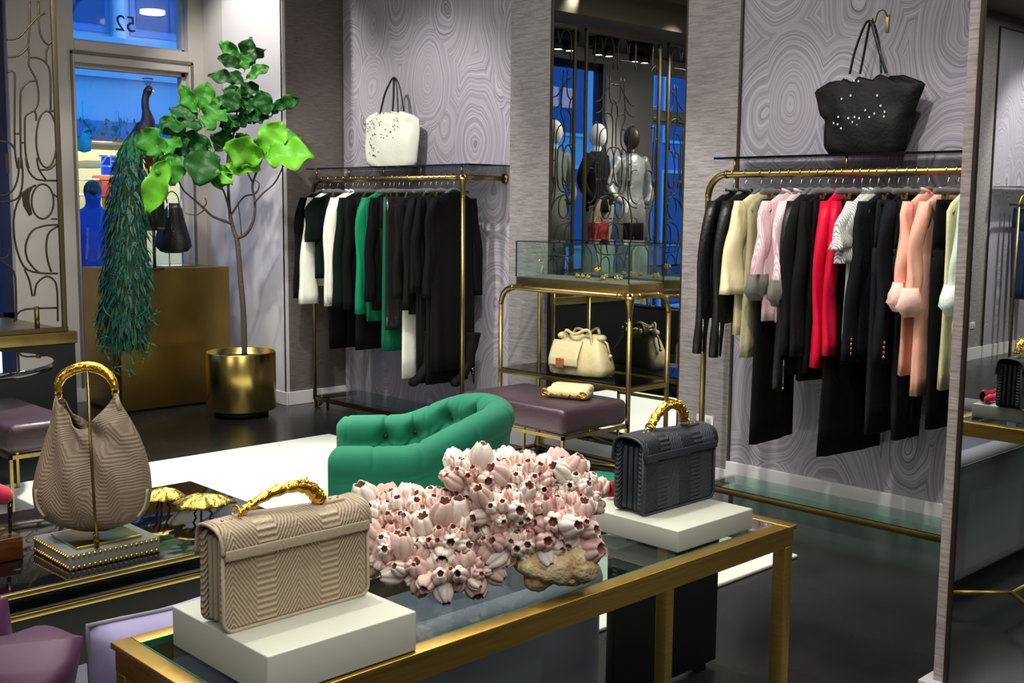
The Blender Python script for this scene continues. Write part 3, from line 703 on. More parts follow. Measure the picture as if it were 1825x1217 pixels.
limb([(412,398),(395,392),(378,385),(362,370),(345,355),(328,340),(318,322)], 0.011, 0.005, (0, -0.15))
limb([(366,372),(350,383),(330,380)], 0.005, 0.003, (-0.08, -0.12))
limb([(362,370),(368,362),(365,352)], 0.005, 0.003, (-0.08, -0.1))
limb([(410,380),(402,350),(395,335),(380,322)], 0.008, 0.004, (0, -0.2))
limb([(408,390),(420,370),(436,350),(455,345),(462,328),(452,320)], 0.008, 0.004, (0, 0.1))
limb([(408,330),(404,300),(406,265),(402,240)], 0.007, 0.004, (0, 0.1))
limb([(450,325),(440,305),(430,280),(424,262)], 0.006, 0.003, (-0.05, 0.05))
limb([(430,420),(428,390),(424,360)], 0.006, 0.003, (0.02, 0.08))
b.build('trunk', M_bark, t)
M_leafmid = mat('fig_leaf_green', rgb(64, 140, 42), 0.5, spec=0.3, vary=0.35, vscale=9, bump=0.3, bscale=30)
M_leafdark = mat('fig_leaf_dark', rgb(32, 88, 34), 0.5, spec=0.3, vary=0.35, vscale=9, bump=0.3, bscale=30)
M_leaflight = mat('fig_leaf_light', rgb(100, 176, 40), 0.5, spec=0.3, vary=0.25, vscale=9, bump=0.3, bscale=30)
# base px, tip px, back offset, width px, tone, tilt
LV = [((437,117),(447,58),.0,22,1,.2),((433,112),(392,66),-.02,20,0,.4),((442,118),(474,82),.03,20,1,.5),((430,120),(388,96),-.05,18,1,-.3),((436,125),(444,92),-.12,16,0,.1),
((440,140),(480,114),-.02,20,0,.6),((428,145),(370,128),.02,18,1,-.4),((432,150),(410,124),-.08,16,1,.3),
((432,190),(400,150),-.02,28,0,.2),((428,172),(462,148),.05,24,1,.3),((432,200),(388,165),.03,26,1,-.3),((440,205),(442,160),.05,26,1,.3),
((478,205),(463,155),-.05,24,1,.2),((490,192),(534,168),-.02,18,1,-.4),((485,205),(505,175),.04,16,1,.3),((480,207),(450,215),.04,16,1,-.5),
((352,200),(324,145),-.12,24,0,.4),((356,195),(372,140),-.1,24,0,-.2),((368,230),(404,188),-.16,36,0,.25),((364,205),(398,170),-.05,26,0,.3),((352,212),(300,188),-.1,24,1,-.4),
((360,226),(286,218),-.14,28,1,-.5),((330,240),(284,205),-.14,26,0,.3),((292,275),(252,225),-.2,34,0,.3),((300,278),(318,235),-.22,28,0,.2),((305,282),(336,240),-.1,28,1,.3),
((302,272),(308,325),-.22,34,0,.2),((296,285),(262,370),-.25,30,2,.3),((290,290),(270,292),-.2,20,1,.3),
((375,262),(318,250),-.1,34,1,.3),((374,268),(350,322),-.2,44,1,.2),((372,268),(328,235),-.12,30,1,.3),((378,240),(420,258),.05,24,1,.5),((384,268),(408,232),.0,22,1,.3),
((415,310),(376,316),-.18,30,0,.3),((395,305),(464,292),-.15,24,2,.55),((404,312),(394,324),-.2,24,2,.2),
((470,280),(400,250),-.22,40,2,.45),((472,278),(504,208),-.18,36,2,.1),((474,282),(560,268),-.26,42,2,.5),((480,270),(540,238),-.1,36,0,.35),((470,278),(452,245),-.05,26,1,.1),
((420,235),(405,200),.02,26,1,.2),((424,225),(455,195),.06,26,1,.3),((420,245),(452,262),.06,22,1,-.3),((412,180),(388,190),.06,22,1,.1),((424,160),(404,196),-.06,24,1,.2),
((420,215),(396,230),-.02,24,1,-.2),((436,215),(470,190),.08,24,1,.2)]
lf = MB(); rl = random.Random(11)
for (bx, by), (tx, ty), bk, wpx, tone, tilt in LV:
    A = tp(bx, by, bk); dv = tp(tx, ty, bk + rl.uniform(-0.07, 0.05)) - A; L = dv.length; d = dv.normalized()
    view = FWD; side = d.cross(view).normalized(); nrm = side.cross(d).normalized()
    a = tilt + rl.uniform(-.25, .25); side2 = side*math.cos(a) + nrm*math.sin(a); nr2 = nrm*math.cos(a) - side*math.sin(a)
    wid = wpx / 252.0 * 0.95
    NU, NV = 9, 14; vs = []
    for j in range(NV):
        v = j/(NV-1); prof = (math.sin(PI*min(1, v*1.03)**0.75)**0.7) * (0.62 + 0.5*v) if v < 0.985 else 0.12
        prof *= (1 - 0.22*math.exp(-((v-0.36)/0.12)**2))
        for i in range(NU):
            u = 2*i/(NU-1) - 1
            cup = 0.34*abs(u)*wid*prof + 0.22*math.sin(v*13 + (2 if u > 0 else 0) + bx)*abs(u)**2*wid
            droop = -0.12*L*v*v
            p = A + d*(L*v) + side2*(u*wid*prof) - nr2*cup + Vector((0, 0, droop))
            p += nr2*0.006*math.sin(v*26)*(1 - abs(u))
            vs.append(p)
    fs = [(j*NU+i, j*NU+i+1, (j+1)*NU+i+1, (j+1)*NU+i) for j in range(NV-1) for i in range(NU-1)]
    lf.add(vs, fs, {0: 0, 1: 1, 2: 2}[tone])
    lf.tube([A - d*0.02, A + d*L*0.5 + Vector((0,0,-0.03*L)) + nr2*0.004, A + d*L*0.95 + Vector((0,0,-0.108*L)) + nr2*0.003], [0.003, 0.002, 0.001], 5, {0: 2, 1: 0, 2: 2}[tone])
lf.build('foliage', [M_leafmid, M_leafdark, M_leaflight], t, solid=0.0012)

# ================================================================== PEACOCK on the plinth
PK = Vector((-7.62, 3.76, 1.03))
t = thing('peacock', 'mounted peacock with long green train hanging down the brass plinth', 'peacock', PK)
def pk(x, y, back=0.0): return at_p(x, y, PK + Vector((0, 0, 0.5)), back) - PK
M_pkblue = mat('peacock_blue', rgb(6, 8, 52), 0.35, sheen=0.0, bump=0.5, bscale=150)
M_pkgreen = mat('peacock_green', rgb(46, 150, 96), 0.42, 0.25, vary=0.6, vscale=30, bump=0.8, bscale=110)
M_pktrain = mat('peacock_train', rgb(16, 54, 36), 0.55, 0.1, vary=0.65, vscale=28, bump=1.0, bscale=90)
M_pkbarb = mat('train_barbs', rgb(26, 88, 58), 0.5, 0.15, vary=0.5, vscale=20)
M_pkeye = mat('eye_feather_teal', rgb(20, 96, 90), 0.4, 0.4)
M_pkeyed = mat('eye_feather_navy', rgb(8, 12, 48), 0.4)
M_pkbronze = mat('wing_bronze', rgb(140, 84, 44), 0.5, vary=0.4, vscale=30)
b = MB()   # body, neck and head, one surface
pts = [pk(235,248,.02), pk(245,240,.0), pk(256,232,-.0), pk(263,220,-.0), pk(262,205), pk(259,190), pk(259,177), pk(262,166), pk(266,161), pk(272,162)]
def pkr(i):
    if i < 9: return 0.02 + 0.05*math.sin(i/10*PI*0.5)
    if i < 18: return 0.068 - (i-9)*0.0045
    if i < 27: return 0.0275 - (i-18)*0.0003
    return 0.026 + 0.006*math.sin((i-27)/8*PI) if i < 35 else 0.016 - 0.003*(i-35)
b.tube(smooth_path(pts, 4), [pkr(i) for i in range(37)], 14)
b.build('body', M_pkblue, t)
b = MB(); b.tube([pk(271,162), pk(274,163.5), pk(277,165)], [0.012, 0.008, 0.001], 8); b.build('beak', mat('horn_pale', rgb(220, 214, 200), 0.4), t)
b = MB(); b.ball(pk(267,160.5,-0.022), 0.006, 6); b.build('eye_patch', M_base, t)
b = MB()
for k in range(9):
    a = -0.6 + k*0.15; h0 = pk(264,160); h1 = h0 + Vector((0.4*math.sin(a)*0.06, math.sin(a)*0.055, 0.06 + 0.02*math.cos(a)))
    b.tube([h0, h1], 0.0012, 4); b.ball(h1, 0.005, 4)
b.build('crest', M_pkblue, t)
b = MB(); b.tube(smooth_path([pk(258,232,-.03), pk(268,250,-.05), pk(270,275,-.05), pk(262,300,-.04)], 4), [0.04, 0.05, 0.052, 0.054, 0.055, 0.055, 0.052, 0.05, 0.045, 0.04, 0.03, 0.02, 0.008], 10, flat=(0.5, 1.0)); b.build('wing', M_pkbronze, t)
for x in (-0.02, 0.04):
    b = MB(); b.tube([pk(262,250,.02) + Vector((x, 0, 0)), Vector((x - 0.06, 0.08, 0.42)), Vector((x - 0.08, 0.08, 0.30))], 0.008, 6); b.build('leg', M_iron, t)
b = MB(); b.tube([(-0.09, 0.09, 0.0), (-0.09, 0.09, 0.28)], 0.012, 8); b.tube([(-0.15, 0.05, 0.29), (0.0, 0.13, 0.29)], 0.012, 8); b.lathe([(0.07, 0), (0.07, 0.008), (0.001, 0.01)], (-0.09, 0.09, 0), 20, cap=True); b.build('perch', M_iron, t)
# train: flattened drape from the back down past the plinth edge
spine = [((250,228),13,14), ((240,250),20,22), ((232,285),27,24), ((228,330),33,26), ((226,380),38,27), ((226,430),42,28), ((225,480),46,28), ((224,530),48,28), ((222,570),46,26), ((221,600),34,18), ((220,625),18,10)]
b = MB(); rings = []; info = []
for i, ((x, y), hw, th) in enumerate(spine):
    bk = -0.02 if i < 6 else -0.05
    c = pk(x, y, bk); rx = (pk(x + hw, y, bk) - c); ln = rx.length; rx.normalize(); dn = FWD.copy(); dn.z = 0; dn.normalize(); tk = th/252*0.62
    rings.append([c + rx*(math.cos(2*PI*j/28)*ln*0.84) + dn*(math.sin(2*PI*j/28)*tk) for j in range(28)]); info.append((c, rx, ln, dn, tk))
b.loft(rings)
b.build('train_base', M_pktrain, t)
b = MB(); rp = random.Random(21)
def interp(s):
    k = min(int(s), len(info)-2); f = s - k; A, B2 = info[k], info[k+1]
    return [A[m]*(1-f) + B2[m]*f for m in range(5)]
for q in range(950):
    s = rp.uniform(0.2, 9.2); c, rx, ln, dn, tk = interp(s); th = rp.uniform(-PI*1.02, 0.02); 
    p = c + rx*(math.cos(th)*ln*0.86) + dn*(math.sin(th)*tk*1.05)
    out = (rx*math.cos(th)*0.8 + dn*math.sin(th)).normalized()
    dirn = (Vector((0, 0, -1)) + rx*(math.cos(th)*0.14 + rp.uniform(-.24, .24)) + out*0.14).normalized()
    L = rp.uniform(0.07, 0.13) * (1.25 if s > 7 else 1); wv = dirn.cross(out).normalized()*rp.uniform(0.005, 0.012)
    p1 = p + dirn*L*0.5 + out*0.012; p2 = p + dirn*L + out*rp.uniform(0.004, 0.028)
    tone = 1 if s < 1.6 else 0
    b.add([p, p1 - wv, p2, p1 + wv], [(0, 1, 2, 3)], tone, False)
    if s > 1.6 and rp.random() < 0.28:
        e = p1 + out*0.003; wn = wv.normalized(); 
        for rad, mi, lift in ((0.013, 2, 0.0), (0.007, 3, 0.002)):
            b.add([e + out*lift + wn*math.cos(2*PI*j/8)*rad + dirn*math.sin(2*PI*j/8)*rad*1.3 for j in range(8)], [tuple(range(8))], mi, False)
o = b.build('train_feathers', [M_pkbarb, M_pkgreen, M_pkeye, M_pkeyed], t); o['kind'] = 'stuff'
b = MB()
def wisp(x0, y0, x1, y1, x2, y2, bk=-0.12):
    pts = smooth_path([pk(x0, y0, bk), pk(x1, y1, bk - 0.01), pk(x2, y2, bk - 0.02)], 5); b.tube(pts, 0.0016, 4)
    e = pts[-1]
    for k in range(7):
        a = rp.uniform(0, 2*PI); v = Vector((0.3*math.sin(a), math.cos(a), rp.uniform(-1, .8))).normalized()
        b.add([e, e + v*0.03 + Vector((0, 0.005, 0.004)), e + v*0.055], [(0, 1, 2)], 1, False)
    b.ball(e, 0.009, 4, 1)
for a in ((190,560,180,580,172,592),(200,570,195,600,184,618),(205,590,200,625,190,632),(250,575,262,590,272,572),(246,590,252,620,262,628),(240,600,246,635,256,640),(212,600,208,640,205,655),(228,610,225,650,228,662),(222,600,214,640,202,662),(256,560,268,580,276,560),(196,560,182,575,168,572),(235,600,236,630,238,648),(244,580,262,600,266,612),(206,570,198,596,190,600),(226,620,235,655,240,668)):
    wisp(*a)
for sgn in (-1, 1):
    q = [pk(184,545,-.16), pk(188,556,-.17), pk(200,567,-.17)] if sgn < 0 else [pk(268,530,-.16), pk(262,552,-.17), pk(236,570,-.17)]
    b.tube(smooth_path(q, 5), [0.004]*4 + [0.007]*4 + [0.004]*3, 6, 2)
b.build('trailing_feathers', [M_pkbarb, M_pkgreen, M_pkeye], t)

# ================================================================== black bag on an acrylic stand on the plinth
BG = Vector((-7.95, 4.14, 1.03))
t = thing('bag_stand', 'slim clear stand with two posts on the brass plinth', 'stand', BG)
b = MB(); b.box(-0.1, 0.1, -0.14, 0.14, 0, 0.008); b.build('base', M_mirror, t)
for dy in (-0.05, 0.06):
    b = MB(); b.tube([(0, dy, 0.008), (0, dy, 0.5)], 0.005, 8); b.build('post', M_steel, t)
t = thing('handbag', 'slouchy black leather shoulder bag hanging on the stand behind the peacock', 'handbag', BG)
def bp_(x, y, back=0.0): return at_p(x, y, BG + Vector((0, 0, 0.3)), back) - BG
M_blackleather = mat('black_leather', rgb(22, 22, 26), 0.35, bump=0.35, bscale=70)
b = MB(); rings = []
for (xl, xr, y, th) in ((300, 318, 362, .02), (294, 324, 372, .035), (288, 328, 390, .05), (280, 334, 410, .06), (276, 340, 430, .065), (278, 341, 440, .06), (286, 334, 448, .05), (296, 322, 451, .03)):
    c = bp_((xl+xr)/2, y); rx = bp_(xr, y) - c; dn = Vector((FWD.x, FWD.y, 0)).normalized()
    rings.append([c + rx*math.cos(2*PI*j/20)*(1+0.05*math.sin(j*2.3)) + dn*(math.sin(2*PI*j/20)*th) for j in range(20)])
b.loft(rings); b.build('body', M_blackleather, t)
b = MB(); b.tube(smooth_path([bp_(300,366), bp_(296,352,-.02), bp_(305,341), bp_(316,349,.02), bp_(320,368)], 5), 0.009, 8, flat=(1, .5)); b.build('shoulder_strap', M_blackleather, t)
b = MB(); b.box(-0.02, 0.02, -0.09, 0.06, 0, 0.24, bev=0.01); o = b.build('wallet_case', M_blackleather); o.location = (-7.93, 3.985, 1.30); tag(o, 'flat black evening bag hooked beside the slouchy bag on the plinth', 'handbag')
# ================================================================== UPHOLSTERED TUB SHELLS
M_green = mat('emerald_wool', rgb(14, 128, 94), 0.8, sheen=0.08, bump=0.12, bscale=250)
M_lav = mat('lavender_velvet', rgb(122, 122, 136), 0.7, sheen=0.25, vary=0.12, vscale=5, bump=0.08, bscale=14)
M_button = mat('emerald_button', rgb(20, 120, 90), 0.7)
def plan(W, D, rc, n):
    pts = []
    def line(a, b2, k):
        for i in range(k): pts.append((a[0]+(b2[0]-a[0])*i/k, a[1]+(b2[1]-a[1])*i/k))
    line((W, 0), (W, D-rc), 40); pts.extend([(W-rc+rc*math.cos(R(a)), D-rc+rc*math.sin(R(a))) for a in [i*90/24 for i in range(24)]])
    line((W-rc, D), (-W+rc, D), 40); pts.extend([(-W+rc+rc*math.cos(R(a)), D-rc+rc*math.sin(R(a))) for a in [90+i*90/24 for i in range(24)]])
    line((-W, D-rc), (-W, 0), 40); pts.append((-W, 0))
    L = [0]
    for i in range(1, len(pts)): L.append(L[-1] + math.dist(pts[i], pts[i-1]))
    out = []; j = 0
    for k in range(n):
        s = L[-1]*k/(n-1)
        while j < len(L)-2 and L[j+1] < s: j += 1
        f = (s-L[j])/max(1e-9, L[j+1]-L[j]); a, c = pts[j], pts[j+1]
        x = a[0]+(c[0]-a[0])*f; y = a[1]+(c[1]-a[1])*f
        out.append((x, y, s, L[-1]))
    res = []
    for k in range(n):
        a = out[max(k-2, 0)]; c = out[min(k+2, n-1)]; tx, ty = c[0]-a[0], c[1]-a[1]; l = math.hypot(tx, ty)
        res.append((out[k][0], out[k][1], ty/l, -tx/l, out[k][2], out[k][3]))   # outward normal
    return res
def tub(W, D, rc, hfn, thk, zbot, zseat, n, tufts=None, seam=0.17, lean=0.05, creases=True):
    P = plan(W, D, rc, n); rings = []
    for (x, y, nx, ny, s, L) in P:
        h = hfn(s/L); back = math.sin(PI*s/L)**2; r = thk/2; ring = []
        # front ends rounded in plan
        e = min(s, L-s); rr = r * (1 - max(0, 1 - e/0.05)**2 * 0.55)
        nearest = abs(((s/seam) % 1) - 0.5); groove = 0.007*math.exp(-((0.5-nearest)*seam/0.006)**2)*0
        sg = 0.006*math.exp(-((min((s/seam) % 1, 1-(s/seam) % 1))*seam/0.007)**2)
        def P3(off, z):
            o2 = off + lean*back*max(0, (z - zbot))/0.7
            return (x + nx*o2, y + ny*o2, z)
        NO = 12
        for i in range(NO): ring.append(P3(rr*0.93, zbot + (h - 2.1*r - zbot)*i/(NO-1)))
        ring.append(P3(rr*0.90, h - 1.95*r)); ring.append(P3(rr*0.99, h - 1.75*r))
        for a in range(-30, 211, 10):
            q = R(a); k = rr*1.10 - (sg if 0 <= a <= 200 else 0); zz = h - r*1.08 + math.sin(q)*k; pu = 0.0
            if tufts and a > 75:
                for (ts, tz) in tufts:
                    ds = s - ts*L
                    if abs(ds) < 0.13:
                        dz = zz - tz; pu += 0.056*math.exp(-(ds*ds + dz*dz)/(2*0.021**2)) + (0.014*math.exp(-(ds/0.007)**2)*min(1, (a-75)/40) if 0 < dz < 0.09 and tz > h - 0.12 else 0)
            ring.append(P3(math.cos(q)*k + pu*min(1, max(0, 0.25 - math.cos(q))*1.3), zz - pu*0.25))
        NI = 26
        for i in range(NI):
            z = h - 1.75*r - (h - 1.75*r - zseat)*i/(NI-1); off = -rr*1.02
            if tufts:
                for (ts, tz) in tufts:
                    ds = s - ts*L; 
                    if abs(ds) < 0.13:
                        dz = z - tz(ts) if callable(tz) else z - tz
                        off += 0.056*math.exp(-(ds*ds + dz*dz)/(2*0.021**2))
                        if creases:
                            for sg2 in (-1, 1):
                                if dz < 0.0: 
                                    dd = abs(ds - sg2*(-dz)*0.62); off += 0.018*math.exp(-(dd/0.007)**2)*(1 if abs(dz) < 0.15 else 0)
                            if dz > 0: off += 0.009*math.exp(-(ds/0.007)**2)
            ring.append(P3(off, z))
        ring.append(P3(-rr*0.6, zbot))
        rings.append(ring)
    b = MB(); b.loft(rings, 0, True); return b, P
# emerald chair: root at the middle of its open front, local +y towards the back
def ch_h(q):
    a = math.sin(PI*q); k = max(0.0, min(1.0, (a - 0.50)/0.50)); k = k*k*(3-2*k); return 0.632 + 0.115*k
CW2, CD2, CRC = 0.305, 0.585, 0.29
tf = []
for q in (0.13, 0.21, 0.31, 0.42, 0.50, 0.58, 0.69, 0.79, 0.87):
    tf.append((q, ch_h(q) - 0.082))
for q in (0.26, 0.37, 0.46, 0.54, 0.63, 0.74): tf.append((q, ch_h(q) - 0.235))
t = thing('armchair', 'emerald green button tufted tub armchair on the white rug', 'armchair', (-3.60, 2.515, 0), R(-38.2))
b, P = tub(CW2, CD2, CRC, ch_h, 0.125, 0.14, 0.36, 260, tf, seam=0.165, lean=0.07)
b.build('tub_shell', M_green, t)
L = P[-1][5]
for q, z in tf:
    k = int(q*259); x, y, nx, ny = P[k][:4]; back = math.sin(PI*q)**2; o2 = -0.0625*1.02 + 0.052 - 0.006 + 0.07*back*(z-0.14)/0.7
    c = MB(); c.ball((x + nx*o2, y + ny*o2, z), 0.0085, 6); c.build('button', M_button, t)
b = MB(); b.box(-0.24, 0.24, -0.02, 0.50, 0.28, 0.42, bev=0.04); b.build('seat_cushion', M_green, t)
b = MB(); b.box(-0.25, 0.25, 0.0, 0.50, 0.14, 0.28, bev=0.02); b.build('seat_base', M_green, t)
for x, y in ((0.3, 0.02), (-0.3, 0.02), (0.24, 0.5), (-0.24, 0.5)):
    b = MB(); b.tube([(x, y, 0.016), (x, y, 0.15)], [0.012, 0.02], 10); b.build('leg', M_brass, t)
# lavender settee behind the long brass table: local x = world Y, local +y = towards the camera (its back)
t = thing('settee', 'grey lavender velvet settee with rounded back behind the glass table', 'settee', (-2.62, 1.47, 0), R(-90))
b, P = tub(0.80, 0.69, 0.20, lambda q: 0.555, 0.075, 0.05, 0.36, 150, None, seam=9, lean=0.0)
b.build('back_shell', M_lav, t)
b = MB()
for z in (0.515,):
    pts = [(p[0] + p[2]*0.039, p[1] + p[3]*0.039, z) for p in P]; b.tube(pts, 0.004, 6)
b.build('piping', M_lav, t)
b = MB(); b.box(-0.75, 0.75, 0.02, 0.64, 0.20, 0.41, bev=0.04); b.build('seat_cushion', mat('shaded_velvet', rgb(80, 82, 98), 0.75, sheen=0.15), t)  # seat darker than the shell: shade of the interior put into the colour
def cushion(name, label, cat, w, h, th, m, loc, rot, pipe=None, crumple=0.0, seed=1):
    b = MB(); N = 22; off = seed*3.1
    for side in (-1, 1):
        def fn(u, v):
            x = (u-0.5)*2; y = (v-0.5)*2
            e = (max(0, 1 - x**4)*max(0, 1 - y**4))**0.5
            pin = 1 - 0.07*(1-abs(x))*abs(y)**3; pin2 = 1 - 0.07*(1-abs(y))*abs(x)**3
            n = noise.noise(Vector((x*1.8+off, y*1.8, side))) * crumple
            return (x*w/2*pin2, side*(th/2*e*(1+n)), h/2 + y*h/2*pin + 0)
        b.grid(fn, N, N)
    o = b.build(name, m); o.location = loc; o.rotation_euler = rot; tag(o, label, cat)
    if pipe:
        p = MB(); pts = []
        for k in range(65):
            a = 2*PI*k/64; ca, sa = math.cos(a), math.sin(a); m2 = max(abs(ca), abs(sa)); x, y = ca/m2, sa/m2
            f = 1 - 0.02*0; x *= (1 - 0.07*(1-abs(y))*abs(x)**3); y *= (1 - 0.07*(1-abs(x))*abs(y)**3)
            pts.append((x*w/2, 0, h/2 + y*h/2))
        p.tube(pts, 0.005, 6); p.build('piping', pipe, o)
    return o
cushion('cushion', 'pale lavender velvet cushion on the settee left of the pale grey box', 'cushion', 0.42, 0.36, 0.14, mat('pale_lavender', rgb(164, 156, 196), 0.7, sheen=0.2, bump=0.1, bscale=9), (-2.03, 1.045, 0.375), (R(8), 0, R(91)), M_lav, 0.3, 2)
cushion('cushion', 'crumpled dark purple satin cushion at the bottom left', 'cushion', 0.32, 0.30, 0.17, mat('aubergine_satin', rgb(70, 24, 62), 0.5, sheen=0.05, bump=0.25, bscale=7), (-2.05, 0.655, 0.46), (R(14), R(5), R(70)), None, 0.9, 4)
cushion('cushion', 'dark purple satin cushion behind the crumpled one at the bottom left', 'cushion', 0.34, 0.36, 0.14, mat('aubergine_satin_two', rgb(92, 42, 86), 0.4, sheen=0.08, bump=0.2, bscale=6), (-2.24, 0.66, 0.43), (R(20), R(-6), R(66)), None, 0.7, 5)

# ================================================================== LONG BRASS AND GLASS TABLE
TX0, TX1, TY0, TY1, TZ = -1.829, -1.431, 0.812, 2.341, 0.75
t = thing('console_table', 'long narrow brass table with a clear glass top, in the foreground', 'table', (TX0, TY0, 0))
W, D = TX1 - TX0, TY1 - TY0; rw = 0.036
M_brasst = mat('brushed_table_brass', rgb(206, 170, 88), 0.38, 1.0, aniso=(2, 2, 30), vary=0.18, vscale=5, bump=0.05, bscale=30)
b = MB()
for (x0, x1, y0, y1) in ((0, W, 0, rw), (0, W, D - rw, D), (0, rw, rw, D - rw), (W - rw, W, rw, D - rw)): b.box(x0, x1, y0, y1, TZ - 0.012, TZ, bev=0.002)
b.build('top_frame', M_brasst, t)
b = MB(); i2 = 0.006
b.box(i2, W - i2, i2, i2 + 0.02, TZ - 0.052, TZ - 0.012); b.box(i2, W - i2, D - i2 - 0.02, D - i2, TZ - 0.052, TZ - 0.012)
b.box(i2, i2 + 0.02, i2 + .02, D - i2 - .02, TZ - 0.052, TZ - 0.012); b.box(W - i2 - 0.02, W - i2, i2 + .02, D - i2 - .02, TZ - 0.052, TZ - 0.012)
b.build('apron', M_brasst, t)
for x, y in ((i2, i2), (W - i2 - 0.034, i2), (i2, D - i2 - 0.034), (W - i2 - 0.034, D - i2 - 0.034)):
    g = MB(); g.box(x, x + 0.034, y, y + 0.034, 0, TZ - 0.052, bev=0.002); g.build('leg', M_brasst, t)
b = MB(); b.box(rw, W - rw, rw, D - rw, TZ - 0.012, TZ - 0.001); b.build('glass_top', M_glasstop, t)
b = MB(); e = 0.0035
for (x0, x1, y0, y1) in ((rw, W - rw, rw, rw + e), (rw, W - rw, D - rw - e, D - rw), (rw, rw + e, rw, D - rw), (W - rw - e, W - rw, rw, D - rw)): b.box(x0, x1, y0, y1, TZ - 0.012, TZ - 0.0005)
b.build('glass_edge', mat('glass_edge_green', rgb(40, 110, 90), 0.1), t)
b = MB(); z = 0.10; m = W/2
for y0, sg in ((i2 + 0.017, 1), (D - i2 - 0.017, -1)):
    b.box(0.02, 0.03, y0-.005, y0+.005, z-.005, z+.005)
    for x in (0.023, W - 0.023): b.tube([(x, y0, z), (m, y0 + sg*0.18, z)], 0.008, 6)
b.tube([(m, i2 + 0.197, z), (m, D - i2 - 0.197, z)], 0.008, 6); b.build('floor_stretcher', M_brasst, t)
# lacquer boxes
def lbox(label, x0, x1, y0, y1, z0, z1):
    b = MB(); b.box(x0, x1, y0, y1, z0, z1, bev=0.0025); o = b.build('display_box', M_box); tag(o, label, 'box', None); return o
lbox('pale grey lacquered display box under the taupe handbag', -1.742, -1.441, 0.884, 1.174, 0.751, 0.820)
lbox('pale grey lacquered display box under the navy handbag', -1.782, -1.480, 1.940, 2.224, 0.751, 0.800)

# ================================================================== FLAP HANDBAGS
def python_mat(name, c0, c1, period=0.062, freq=620.0, strength=0.9):
    m, nt, bs = new_mat(name); L = nt.links.new
    tc = nt.nodes.new('ShaderNodeTexCoord'); sp = nt.nodes.new('ShaderNodeSeparateXYZ'); L(tc.outputs['Object'], sp.inputs[0])
    def M(op, a, b2=None, v=None):
        n = nt.nodes.new('ShaderNodeMath'); n.operation = op
        if a is not None: L(a, n.inputs[0])
        if b2 is not None: L(b2, n.inputs[1])
        if v is not None: n.inputs[1].default_value = v
        return n.outputs[0]
    ping = M('PINGPONG', sp.outputs['X'], v=period)          # 0..period zigzag
    fl = M('MULTIPLY', M('MINIMUM', ping, v=period*0.72), v=1.5)
    h = M('ADD', sp.outputs['Z'], fl); s = M('SINE', M('MULTIPLY', h, v=freq))
    nz = nt.nodes.new('ShaderNodeTexNoise'); nz.inputs['Scale'].default_value = 260; L(tc.outputs['Object'], nz.inputs['Vector'])
    s2 = M('ADD', s, M('MULTIPLY', nz.outputs['Fac'], v=1.4))
    bp = nt.nodes.new('ShaderNodeBump'); bp.inputs['Strength'].default_value = strength; bp.inputs['Distance'].default_value = 0.003
    L(s2, bp.inputs['Height']); L(bp.outputs['Normal'], bs.inputs['Normal'])
    r = nt.nodes.new('ShaderNodeMapRange'); r.inputs['From Min'].default_value = -0.8; r.inputs['From Max'].default_value = 2.0; L(s2, r.inputs['Value'])
    mx = nt.nodes.new('ShaderNodeMix'); mx.data_type = 'RGBA'; mx.inputs[6].default_value = c0; mx.inputs[7].default_value = c1
    L(r.outputs['Result'], mx.inputs[0]); L(mx.outputs[2], bs.inputs['Base Color']); bs.inputs['Roughness'].default_value = 0.55
    return m
M_taupe = python_mat('taupe_python', rgb(140, 122, 98), rgb(196, 178, 150), strength=0.55)
M_taupes = mat('taupe_suede', rgb(172, 158, 134), 0.7, bump=0.2, bscale=200)
M_navy = python_mat('navy_python', rgb(26, 30, 38), rgb(44, 50, 60), strength=0.7)
M_navys = mat('navy_leather', rgb(44, 50, 60), 0.5, bump=0.15, bscale=150)
